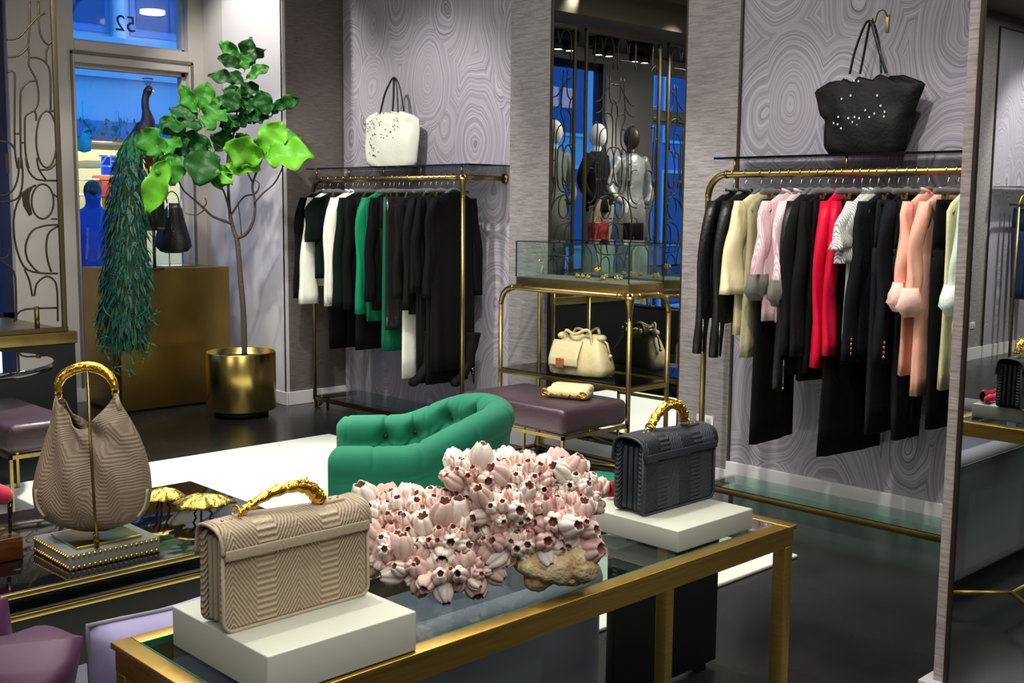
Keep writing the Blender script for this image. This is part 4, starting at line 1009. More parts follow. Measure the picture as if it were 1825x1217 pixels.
def flap_bag(label, loc, w, h, d, m, ms, hpts, hr):
    t = thing('handbag', label, 'handbag', loc, R(90)); hw = w/2
    def rrect(x, n=4):   # silhouette half width at height fraction
        return hw
    # body: front and back panels with accordion gussets
    b = MB()
    for (ya, yb) in ((-d*0.5, -d*0.30), (d*0.28, d*0.5)):
        b.prism([(hw-0.012 if (abs(px_) == 1 and False) else px_, pz_) for px_, pz_ in ([(hw - 0.018 + 0.018*math.cos(R(a)), 0.018 + 0.018*math.sin(R(a))) for a in range(-90, 1, 15)] + [(hw*0.985, h*0.90), (hw*0.95, h*0.985), (-hw*0.95, h*0.985), (-hw*0.985, h*0.90)] + [(-hw + 0.018 - 0.018*math.cos(R(a)), 0.018 + 0.018*math.sin(R(a))) for a in range(0, -91, -15)])], ya, yb, 0, 'y', False)
    b.build('body', m, t, bevel=0.006)
    g = MB(); n = 3; y0, y1 = -d*0.30, d*0.28
    for k in range(n):
        a, c = y0 + (y1-y0)*k/n, y0 + (y1-y0)*(k+1)/n
        g.box(-hw*0.965, hw*0.965, a + 0.002, c - 0.002, 0.008, h*0.93, bev=0.006)
    g.build('gusset', ms, t)
    # flap: curved sheet over the top, front edge down to 74 % of the height
    def flap(u, v):
        x = (u-0.5)*2*hw*1.012; k = v*5; yt = -d*0.56
        prof = [(yt, h*0.80), (yt*0.98, h*0.90), (yt*0.74, h*1.01), (0, h*1.055), (d*0.42, h*1.0), (d*0.53, h*0.70)]
        i = min(int(k), 4); f = k - i; f2 = f
        p0 = prof[max(i-1, 0)]; p1 = prof[i]; p2 = prof[i+1]; p3 = prof[min(i+2, 5)]
        def cr(a, b3, c, e): return 0.5*((2*b3)+(-a+c)*f+(2*a-5*b3+4*c-e)*f*f+(-a+3*b3-3*c+e)*f**3)
        y, z = cr(p0[0], p1[0], p2[0], p3[0]), cr(p0[1], p1[1], p2[1], p3[1])
        z += 0.003*math.sin(u*PI*2.0)*(1 if 1 < k < 4 else 0)
        return (x, y, z)
    f = MB(); f.grid(flap, 24, 26); f.build('flap', m, t, solid=0.005)
    s = MB(); zb = h*0.79; s.box(-hw*0.99, hw*0.99, -d*0.56 - 0.005, -d*0.5, zb - 0.008, zb + 0.009, bev=0.002); s.build('trim_band', ms, t)
    pp = MB(); pts = [(hw - 0.018 + 0.018*math.cos(R(a)), 0.018 + 0.018*math.sin(R(a))) for a in range(-90, 1, 15)]
    pts = [(hw*0.99, h*0.9)] + [(x, z) for x, z in reversed(pts)] + [(-x, z) for x, z in pts] + [(-hw*0.99, h*0.9)]
    for yy in (-d*0.5, ): pp.tube([(x, yy, z) for x, z in pts], 0.0035, 6)
    for sx in (-1, 1): pp.tube([(sx*hw*1.012,)+tuple(flap(0, v/14.0))[1:] for v in range(15)], 0.0032, 6)
    pp.build('piping', ms, t)
    # handle with rings and leather tabs
    zt = h*1.055
    for sx, xx in ((-1, hpts[0][0]), (1, hpts[-1][0])):
        k = MB(); k.box(min(xx, xx + sx*0.045) , max(xx, xx + sx*0.045), -0.014, 0.014, zt - 0.004, zt + 0.004, bev=0.003); o = k.build('handle_tab', ms, t)
        q = MB(); q.tube([(xx + 0.004*sx, 0.013*math.cos(a*PI/8), zt + 0.010 + 0.013*math.sin(a*PI/8)) for a in range(17)], 0.0022, 6); q.build('ring', M_gold, t)
        for st in (0.018, 0.034):
            q = MB(); q.ball((xx + sx*st, -0.006, zt + 0.005), 0.0025, 5); q.build('stud', M_gold, o)
    hb = MB(); P = smooth_path([(x, 0, zt + z) for x, z in hpts], 6); n = len(P)
    rs = [hr[0] + (hr[1]-hr[0])*(i/(n-1))**1.3 + 0.0012*math.sin(i*1.9) for i in range(n)]
    hb.tube(P, rs, 10)
    rr = random.Random(5)
    for i in range(2, n-2):
        if i % 1 == 0:
            c = P[i]; a = rr.uniform(0.2, 2.9); v = Vector((rr.uniform(-.4, .4), -math.cos(a)*0.8, abs(math.sin(a)))).normalized(); k = rs[i]
            hb.tube([c + v*k*0.6, c + v*k*1.35 + Vector((0.004, 0, 0))], [k*0.5, 0.0006], 5)
    hb.build('dragon_handle', M_gold, t)
    return t
flap_bag('taupe snakeskin handbag with gold dragon handle on the left display box', (-1.602, 1.022, 0.822), 0.284, 0.160, 0.078, M_taupe, M_taupes,
         [(-0.088, 0.010), (-0.07, 0.018), (-0.03, 0.032), (0.02, 0.037), (0.052, 0.026), (0.068, 0.006)], (0.006, 0.0145))
flap_bag('navy snakeskin handbag with gold dragon handle on the right display box', (-1.650, 2.104, 0.802), 0.272, 0.168, 0.088, M_navy, M_navys,
         [(-0.055, 0.010), (-0.045, 0.028), (-0.015, 0.050), (0.025, 0.058), (0.058, 0.042), (0.070, 0.014)], (0.010, 0.0125))
# folded red and pink scarves behind the navy bag, seen in the right mirror
b = MB(); b.grid(lambda u, v: (-1.762 + 0.028*(v-.5) + 0.010*math.sin(u*7), 2.03 + 0.17*u, 0.826 + 0.022*math.sin(v*PI)*(0.8+0.2*math.sin(u*9))), 24, 10); b.grid(lambda u, v: (-1.762 + 0.028*(v-.5) + 0.010*math.sin(u*7), 2.03 + 0.17*u, 0.826 - 0.02*math.sin(v*PI)), 24, 10)
o = b.build('scarf', mat('red_wool', rgb(170, 24, 30), 0.8, bump=0.4, bscale=120)); tag(o, 'rolled red scarf on the box behind the navy handbag', 'scarf')
b = MB(); b.tube([(-1.738 + 0.004*math.sin(k), 2.06 + 0.022*k, 0.816 + 0.004*(k % 2)) for k in range(8)], 0.013, 10, flat=(1, 0.7)); o = b.build('scarf', mat('pink_wool', rgb(232, 60, 110), 0.8)); tag(o, 'rolled bright pink scarf on the box behind the navy handbag', 'scarf')

# ================================================================== LOW BLACK TABLE, STUDDED BOX, HOBO BAG
LX0, LX1, LY1, LZ = -4.085, -3.217, 2.165, 0.40
t = thing('low_table', 'low black lacquer table with brass bands at the left', 'table', (LX0, -0.2, 0)); W, D = LX1 - LX0, LY1 + 0.2
b = MB(); b.box(0, W, 0, D, LZ - 0.085, LZ, bev=0.003); b.build('lacquer_top', M_black, t)
b = MB()
for z0, z1 in ((LZ - 0.018, LZ - 0.002), (LZ - 0.085, LZ - 0.068)):
    b.box(W, W + 0.006, -0.006, D + 0.006, z0, z1, bev=0.002); b.box(-0.006, W + 0.006, D, D + 0.006, z0, z1, bev=0.002)
b.build('brass_band', M_brasspol, t)
b = MB(); b.box(0.05, W - 0.03, 0.05, D - 0.05, 0.016, LZ - 0.085); b.build('table_base', M_blackmatt, t)
a = Vector((-3.293, 1.346, 0)); t = thing('studded_box', 'grey leather box edged with rows of gold studs on the low black table', 'box', (-3.567, 1.346, LZ))
SW, SD, SH = 0.274, 0.29, 0.05
b = MB(); b.box(0, SW, 0, SD, 0.001, SH, bev=0.002); b.build('leather_box', mat('grey_leather', rgb(140, 146, 140), 0.5, bump=0.15, bscale=120), t)
st0 = None
for z in (0.009, SH - 0.008):
    for k in range(17):
        for (x, y) in ((SW, 0.012 + (SD-0.024)*k/16), (0.012 + (SW-0.024)*k/16, 0)):
            if st0 is None:
                q = MB(); q.ball((0, 0, 0), 0.0062, 5); st0 = q.build('stud', M_gold, t); o = st0
            else: o = st0.copy(); COL.objects.link(o); o.parent = t
            o.location = (x, y, z)
t = thing('purse_stand', 'brass post stand with square plate on the studded box', 'stand', (-3.425, 1.488, LZ + SH)); 
b = MB(); b.box(-0.10, 0.10, -0.105, 0.105, 0.001, 0.010, bev=0.003); b.build('base_plate', M_brasspol, t)
HB = Vector((-3.425, 1.488, LZ + SH))
def hp(x, y, back=0.0): return at_p(x, y, HB + Vector((0, 0, 0.3)), back) - HB
top = hp(155, 652)
b = MB(); q = [hp(172, 955, -.10), hp(170, 930, -.14), hp(165, 850, -.15), hp(160, 765, -.13), hp(158, 700, -.06), hp(155, 654, 0)]; q[0].z = 0.008
b.tube(smooth_path(q, 6), 0.0045, 8); b.tube([q[0], q[0] + (q[1]-q[0]).normalized()*0.05], 0.009, 8); b.tube([top + Vector((0, 0, -.02)), top + Vector((0, 0, 0.012))], 0.006, 8); b.build('post', M_brassd, t)
t = thing('handbag', 'slouchy taupe chevron hobo bag with gold ring handle on the brass stand', 'handbag', HB)
M_hobo = python_mat('taupe_chevron_leather', rgb(108, 92, 76), rgb(150, 132, 110), 0.038, 520.0, 0.3)
dn = Vector((FWD.x, FWD.y, 0)).normalized()
rowsL = [(142,944),(104,934),(76,920),(63,900),(60,872),(66,840),(75,808),(84,775),(92,748),(98,724),(102,703)]
rowsR = [(192,944),(228,932),(252,920),(264,902),(269,872),(266,840),(258,808),(246,776),(232,748),(216,722),(207,702)]
thk = [0.015, 0.05, 0.075, 0.088, 0.092, 0.088, 0.078, 0.066, 0.054, 0.042, 0.034]
NR = 40; rings = []
for i in range(NR):
    f = i/(NR-1)*10; k = min(int(f), 9); g = f - k
    L = Vector((rowsL[k][0]*(1-g)+rowsL[k+1][0]*g, rowsL[k][1]*(1-g)+rowsL[k+1][1]*g, 0)); Q = Vector((rowsR[k][0]*(1-g)+rowsR[k+1][0]*g, rowsR[k][1]*(1-g)+rowsR[k+1][1]*g, 0))
    th = thk[k]*(1-g)+thk[k+1]*g; ring = []; v = i/(NR-1)
    for j in range(72):
        a = 2*PI*j/72; u = math.cos(a)
        x = (L.x+Q.x)/2 + (Q.x-L.x)/2*u; y = L.y*(1-(u+1)/2) + Q.y*(u+1)/2
        sag = max(0, v-0.45)/0.55
        y += 62*sag**1.6*(1-abs(u)**1.3)                       # mouth dips between the two horns
        s = math.sin(a); front = s < 0
        fold = 0.020*math.sin(u*9 + 2.2*v*6)*v*abs(s) + 0.024*math.exp(-((u-0.1)/0.10)**2)*v*abs(s)*(1 if front else 0)*1.2 - 0.022*math.exp(-((u-0.42 - 0.3*(1-v))/0.12)**2)*v*abs(s)
        ring.append(hp(x, y, 0) + dn*(s*th*(1) - (fold if not front else -fold)))
    rings.append(ring)
b = MB(); b.loft(rings, 0, False); b.build('body', M_hobo, t, solid=0.004)
b = MB(); b.loft([[p*1.0 + dn*0 for p in rings[0]], [sum(rings[0], Vector())/72 + (p - sum(rings[0], Vector())/72)*0.02 for p in rings[0]]], 0, False); b.build('base_panel', M_hobo, t)
for side, pl in ((0, rowsL), (1, rowsR)):
    b = MB(); 
    pts = [hp(x + (6 if side == 0 else -6), y, -0.055) for x, y in pl[2:5]]
    b.tube(smooth_path(pts, 4), 0.013, 8, flat=(0.3, 1)); b.build('corner_patch', M_taupes, t)
b = MB(); hpnts = smooth_path([hp(104,699), hp(104,684), hp(114,668), hp(132,658), hp(155,653), hp(176,657), hp(193,668), hp(203,684), hp(204,694)], 5); n = len(hpnts)
b.tube(hpnts, [0.011 + 0.006*math.sin(PI*i/(n-1)) for i in range(n)], 12); b.build('gold_handle', M_gold, t)
for x0, y0, x1, y1 in ((104, 697, 102, 712), (203, 690, 206, 705)):
    b = MB(); c = (hp(x0, y0) + hp(x1, y1))*0.5; b.tube([c + Vector((0.004, 0.010*math.cos(a*PI/6), 0.014*math.sin(a*PI/6))) for a in range(13)], 0.003, 6); b.build('ring', M_gold, t)
    b = MB(); b.tube([hp(x1, y1-4), hp(x1 + (-6 if x0 < 150 else 8), y1 + 26, -0.01)], 0.008, 8, flat=(0.5, 1)); b.build('tab', M_taupes, t)
# gold leaf dishes on branch legs
def dish(label, px, py, wpx, seed):
    c = at_z(px, py + 40, LZ); t = thing('branch_dish', label, 'dish', (c.x, c.y, LZ), R(60)); rr = random.Random(seed)
    s = wpx/2/ (FPX/ (c.dot(Vector((FWD.x, FWD.y, 0)))+0.1)) 
    b = MB(); top = []
    NA, NR2 = 48, 7
    def fn(u, v):
        a = u*2*PI; w = 1.06 + 0.12*math.sin(3*a+seed) + 0.07*math.sin(7*a) + 0.05*math.sin(13*a+1)
        r_ = v*s*w; z = 0.052 + 0.034*(1-v*v) + 0.003*math.sin(5*a+v*4)*v + 0.007*noise.noise(Vector((math.cos(a)*v*9, math.sin(a)*v*9, seed)))
        return (r_*math.cos(a), r_*math.sin(a)*0.75, z)
    b.grid(fn, NA, NR2, 0, True); b.build('leaf_shell', M_goldleaf, t, solid=0.006)
    for k in range(3):
        a = k*2.1 + 0.4; g = MB(); x, y = 0.32*s*math.cos(a), 0.3*s*math.sin(a)
        g.tube(smooth_path([(x*0.9, y*0.9, 0.001), (x*1.15, y*1.1, 0.015), (x*0.8, y*0.9, 0.03), (x*1.25, y*1.2, 0.058)], 4), 0.0035, 6); g.build('branch_leg', M_iron, t)
dish('wide gold leaf dish on twig legs near the corner of the low black table', 361, 884, 98, 1)
dish('gold leaf dish partly hidden behind the slouchy taupe bag', 290, 873, 74, 2)
# pink shoe on amber stand at the left edge
c = at_x(-8, 900, -3.56)
t = thing('high_heel_shoe', 'hot pink suede heel tilted on an amber stand at the left edge', 'shoe', (c.x, c.y, 0.40 + 0.075)); 
M_pink = mat('hot_pink_suede', rgb(226, 30, 76), 0.8, sheen=0.6)
b = MB(); S0 = smooth_path([(0, -0.16, 0.20), (0, -0.10, 0.19), (0, -0.04, 0.16), (0, 0.01, 0.13), (0, 0.045, 0.12)], 5); n = len(S0)
b.tube(S0, [0.034 + 0.010*math.sin(PI*i/(n-1)) - (0.012 if i > n-3 else 0) for i in range(n)], 12, flat=(0.75, 1.1)); b.build('upper', M_pink, t)
b = MB(); b.tube([(0.0, 0.045, 0.12), (0.0, 0.04, 0.0)], [0.010, 0.005], 8); b.build('heel', M_black, t)
b = MB(); b.box(-0.05, 0.05, -0.12, 0.06, -0.074, -0.002, bev=0.004); o = b.build('amber_block', mat('amber_resin', rgb(96, 48, 18), 0.12, coat=0.5)); o.location = (c.x, c.y, 0.475); tag(o, 'dark amber block under the hot pink shoe', 'block')

# black cabinet beyond the brass table, green ottoman
t = thing('standing_panel', 'thin upright black lacquered panel standing on the floor beyond the navy handbag table', 'panel', (-2.155, 2.485, 0))
b = MB(); b.box(0, 0.035, 0, 0.515, 0.02, 0.50, bev=0.003); b.build('panel_board', M_blackmatt, t)
b = MB(); b.box(-0.08, 0.035, 0.05, 0.09, 0.0, 0.02); b.box(-0.08, 0.035, 0.42, 0.46, 0.0, 0.02); b.build('foot', M_black, t)
c = at_z(1078, 860, 0.30)
b = MB()
def gf(u, v):
    a = u*2*PI; x = math.cos(a); y = math.sin(a); k = (abs(x)**4 + abs(y)**4)**(-0.25)
    return (x*k*0.19*v, y*k*0.15*v, 0.30 + 0.035*(1 - v**3) + 0.004*noise.noise(Vector((x*v*8, y*v*8, 0))))
t = thing('ottoman', 'low emerald leather ottoman with dark base between the coral and the navy bag', 'ottoman', (c.x + 0.02, c.y + 0.0, 0), R(15))
b.grid(gf, 48, 10, 0, True); b.grid(lambda u, v: (lambda p: (p[0]*(1+.03*math.sin(v*PI)), p[1]*(1+.03*math.sin(v*PI)), 0.30 - 0.06*v))(gf(u, 1.0)), 48, 8, 0, True)
b.build('leather_cushion', mat('emerald_crocodile', rgb(0, 130, 100), 0.22, bump=0.8, bscale=38), t)
b = MB(); b.box(-0.18, 0.18, -0.14, 0.14, 0.16, 0.24, bev=0.01); b.build('dark_base', mat('grey_green_base', rgb(70, 84, 76), 0.6), t)
for x, y in ((-.16, -.12), (.16, -.12), (-.16, .12), (.16, .12)):
    b = MB(); b.tube([(x, y, 0.0), (x, y, 0.17)], [0.008, 0.014], 8); b.build('leg', M_blackmatt, t)

# ================================================================== BARNACLE CLUSTER
BC = Vector((-1.63, 1.50, 0.75))
t = thing('barnacle_cluster', 'large pink and white barnacle cluster on the glass table between the handbags', 'ornament', BC)
def bq(x, y, back=0.0): return at_p(x, y, BC + Vector((0, 0, 0.12)), back) - BC
PXM = (bq(900, 900) - bq(800, 900)).length / 100
def barn_mat(name, ca, cb, cc):
    m, nt, bs = new_mat(name); L = nt.links.new
    tc = nt.nodes.new('ShaderNodeTexCoord'); mp = nt.nodes.new('ShaderNodeMapping'); mp.inputs['Scale'].default_value = (1, 1, 0.12); L(tc.outputs['Object'], mp.inputs['Vector'])
    n = nt.nodes.new('ShaderNodeTexNoise'); n.inputs['Scale'].default_value = 150; n.inputs['Detail'].default_value = 3; L(mp.outputs['Vector'], n.inputs['Vector'])
    r = nt.nodes.new('ShaderNodeValToRGB'); e = r.color_ramp.elements; e[0].position = 0.36; e[0].color = ca; e[1].position = 0.60; e[1].color = cc; x = e.new(0.46); x.color = cb
    L(n.outputs['Fac'], r.inputs['Fac']); L(r.outputs['Color'], bs.inputs['Base Color']); bs.inputs['Roughness'].default_value = 0.6
    bp = nt.nodes.new('ShaderNodeBump'); bp.inputs['Strength'].default_value = 0.5; bp.inputs['Distance'].default_value = 0.002; L(n.outputs['Fac'], bp.inputs['Height']); L(bp.outputs['Normal'], bs.inputs['Normal'])
    return m
M_b1 = barn_mat('barnacle_pink', rgb(176, 118, 108), rgb(224, 178, 162), rgb(248, 236, 224))
M_b2 = barn_mat('barnacle_white', rgb(206, 160, 148), rgb(244, 226, 212), rgb(254, 250, 242))
M_b3 = barn_mat('barnacle_mauve', rgb(150, 92, 96), rgb(208, 152, 148), rgb(242, 220, 210))
M_bin = mat('barnacle_inside', rgb(150, 104, 88), 0.7)
M_brock = mat('barnacle_rock', rgb(236, 224, 176), 0.85, vary=0.5, vscale=40, bump=1.0, bscale=60, vcol=rgb(200, 160, 110))
def barnacle_mesh(name, m, lobes, fat, tall, seed):
    rr = random.Random(seed); b = MB(); N = lobes*8; rings = []
    ph = [rr.uniform(-.25, .25) for _ in range(lobes)]; tip = [rr.uniform(-0.12, 0.16) for _ in range(lobes)]
    prof = [(0.72, 0.0), (0.86, 0.15), (0.98*fat, 0.35), (1.0*fat, 0.55), (0.92*fat, 0.75), (0.74, 0.92), (0.54, 1.04), (0.47, 1.03), (0.42, 0.9), (0.36, 0.6), (0.20, 0.45), (0.01, 0.4)]
    for pi, (r_, z) in enumerate(prof):
        ring = []
        for j in range(N):
            a = 2*PI*j/N; q = (j % 8)/8.0; lb = j//8
            ridge = (abs(math.sin(PI*q))**0.6) if pi < 8 else 0.6
            rad = r_*(0.80 + 0.24*ridge) + 0.025*math.sin(a*23)*(1 if pi < 7 else 0)
            zz = z*tall + (tip[lb] + 0.16*math.sin(PI*q))*max(0, (z-0.5))*1.2*(1 if pi < 8 else 0.4)
            ring.append((rad*math.cos(a + ph[lb]*0.2), rad*math.sin(a + ph[lb]*0.2)*0.92, zz))
        rings.append(ring)
    b.loft(rings[:8], 0, False); b.loft(rings[7:], 1, False)
    me_o = b.build(name, [m, M_bin], t); me = me_o.data; bpy.data.objects.remove(me_o); return me
BM = [barnacle_mesh('barnacle', m, lb, f, tl, sd) for m, lb, f, tl, sd in ((M_b1, 6, 1.05, 1.5, 1), (M_b2, 6, 1.12, 1.8, 2), (M_b3, 5, 1.0, 1.4, 3), (M_b2, 5, 1.15, 2.1, 4), (M_b1, 6, 1.1, 1.9, 5), (M_b2, 6, 1.0, 1.35, 6), (M_b3, 6, 1.12, 1.7, 7))]
BL = [((850,848),60,36,.0),((925,860),70,48,.0),((1010,862),52,42,.02),((1045,880),26,40,.02),((900,905),80,45,-.03),((1000,925),66,50,-.02),((720,925),58,55,.02),((680,915),45,42,.03),((770,905),40,34,.02),
      ((690,975),48,42,-.02),((735,1000),46,36,-.04),((800,960),70,50,-.03),((830,1010),60,34,-.05),((780,1020),60,22,-.06),((905,960),60,38,-.03),((960,960),50,40,-.02),((1030,960),34,34,-.02)]
core = MB(); blobs = []
for (x, y), rx, ry, bk in BL:
    c = bq(x, y, bk); blobs.append((c, rx*PXM, ry*PXM)); rr2 = random.Random(int(x))
    right = (bq(x+10, y) - bq(x-10, y)).normalized(); up = Vector((0, 0, 1)); fw = Vector((FWD.x, FWD.y, 0)).normalized()
    rings = []
    for i in range(11):
        a = PI*i/10; s = max(1e-3, math.sin(a))
        rings.append([c + right*(math.cos(2*PI*j/20)*s*rx*PXM*0.80) + fw*(math.sin(2*PI*j/20)*s*min(rx, 55)*PXM*0.8) + up*(-math.cos(a)*ry*PXM*0.80) for j in range(20)])
    core.loft(rings, 0, False)
# pale rocky foot at the lower right
for (x, y, rx, ry, bk) in ((985,1000,70,36,-.02),(1030,1000,36,40,-.04),(960,1030,26,24,-.03),(1010,1020,44,22,-.02)):
    c = bq(x, y, bk); rings = []
    for i in range(15):
        a = PI*i/14; s = max(1e-3, math.sin(a)); ring = []
        for j in range(28):
            p = right*(math.cos(2*PI*j/28)*s*rx*PXM) + fw*(math.sin(2*PI*j/28)*s*rx*PXM*0.8) + up*(-math.cos(a)*ry*PXM)
            p *= 1 + 0.22*noise.noise(p*38 + Vector((x, 0, 0))) + 0.12*noise.noise(p*90)
            ring.append(c + p)
        rings.append(ring)
    core.loft(rings, 1, False)
core.build('rock_core', [M_b3, M_brock], t)
rb = random.Random(33); cand = []
fw = Vector((FWD.x, FWD.y, 0)).normalized(); right = Vector((-fw.y, fw.x, 0))*-1; up = Vector((0, 0, 1))
tries = 0
while len(cand) < 330 and tries < 20000:
    tries += 1
    c, rx, ry = blobs[rb.randrange(len(blobs))]
    a = rb.uniform(0, 2*PI); e = rb.uniform(-0.9, 1.0); s = math.sqrt(1-e*e)
    d = right*math.cos(a)*s + fw*math.sin(a)*s + up*e
    if d.dot(-fw) < -0.55: continue
    p = c + right*(d.dot(right)*rx*0.78) + fw*(d.dot(fw)*min(rx, 0.06)*0.78) + up*(d.z*ry*0.78)
    nrm = (right*d.dot(right)/rx + fw*d.dot(fw)/min(rx, 0.06) + up*d.z/ry).normalized()
    inside = False
    for c2, rx2, ry2 in blobs:
        if c2 is c: continue
        q = p - c2
        if (q.dot(right)/(rx2*0.72))**2 + (q.dot(fw)/(min(rx2, 0.06)*0.72))**2 + (q.z/(ry2*0.72))**2 < 1: inside = True; break
    if inside: continue
    sz = rb.choice([0.012, 0.015, 0.018, 0.021, 0.025, 0.012])
    if any((p - q[0]).length < (sz + q[2])*0.62 for q in cand): continue
    cand.append((p, (nrm + up*0.45 + Vector((rb.uniform(-.5,.5), rb.uniform(-.5,.5), rb.uniform(-.4,.4)))).normalized(), sz))
cand.sort(key=lambda q: -(q[2] + 0.10*(q[0].dot(-fw)) ))
rest = MB()
for i, (p, nrm, sz) in enumerate(cand):
    rot = nrm.to_track_quat('Z', 'Y') @ Euler((0, 0, rb.uniform(0, 6))).to_quaternion(); me = BM[i % len(BM)]
    if i < 99:
        o = bpy.data.objects.new('barnacle', me); COL.objects.link(o); o.parent = t
        o.location = p - nrm*sz*0.5; o.rotation_mode = 'QUATERNION'; o.rotation_quaternion = rot; o.scale = (sz, sz, sz*rb.uniform(.95, 1.25))
    else:
        mt = Matrix.LocRotScale(p - nrm*sz*0.5, rot, Vector((sz, sz, sz*1.1)))
        rest.add([mt @ v.co for v in me.vertices], [tuple(f.vertices) for f in me.polygons], 0, True)
        for k, f in enumerate(me.polygons): rest.mi[len(rest.mi) - len(me.polygons) + k] = (1 if f.material_index else (2 if i % 2 else 0))
o = rest.build('small_barnacles', [M_b1, M_bin, M_b2], t); o['kind'] = 'stuff'
c = bq(735, 1085, 0); 
b = MB(); b.box(-0.085, 0.085, -0.055, 0.055, 0.0, 0.052, bev=0.001); o = b.build('acrylic_block', M_acryl); o.location = (-1.63, 1.44, 0.751); o.rotation_euler = (0, 0, R(80)); tag(o, 'clear acrylic block holding up the barnacle cluster', 'block')
# ================================================================== HANGERS
def hanger_proto(kind):
    t = thing('hanger', 'x', 'hanger', (0, 0, -5))
    b = MB()
    if kind == 'shoulder':
        pts = smooth_path([(0, -0.175, -0.182), (0, -0.13, -0.150), (0, -0.06, -0.098), (0, 0, -0.075), (0, 0.06, -0.098), (0, 0.13, -0.150), (0, 0.175, -0.182)], 5); n = len(pts)
        b.tube(pts, [0.012 + 0.003*abs(i/(n-1) - 0.5)*2 for i in range(n)], 10, flat=(0.9, 1.0))
    else:
        b.tube([(0, -0.185, -0.092), (0, -0.175, -0.088), (0, 0.175, -0.088), (0, 0.185, -0.092)], [0.010, 0.014, 0.014, 0.010], 10)
    b.build('hanger_bar', M_hanger, t)
    h = MB(); h.tube([(0, 0, -0.075), (0, 0, -0.045)] + [(0, 0.020*math.cos(R(a)), 0.0 + 0.022*math.sin(R(a))) for a in range(-60, 200, 20)], 0.0024, 6); h.build('hook', M_steel, t)
    if kind != 'shoulder':
        for y in (-0.10, 0.10):
            c = MB(); c.box(-0.012, 0.012, y - 0.011, y + 0.011, -0.150, -0.090, bev=0.003); c.tube([(-0.016, y, -0.10), (0.016, y, -0.10)], 0.004, 6); c.build('clip', M_brass, t)
    return t
HPROTO = {}
def put_hanger(kind, x, y, z, yaw, short, where):
    lb = 'grey %s hanger carrying the %s' % ('velvet' if kind == 'shoulder' else 'clip', short)
    if kind not in HPROTO:
        o = hanger_proto(kind); HPROTO[kind] = o; o.location = (x, y, z); o.rotation_euler = (0, 0, yaw); o['label'] = lb
    else: o = dup(HPROTO[kind], (x, y, z), yaw, lb)
    o['group'] = 'grey hangers on the %s rack' % where; return o
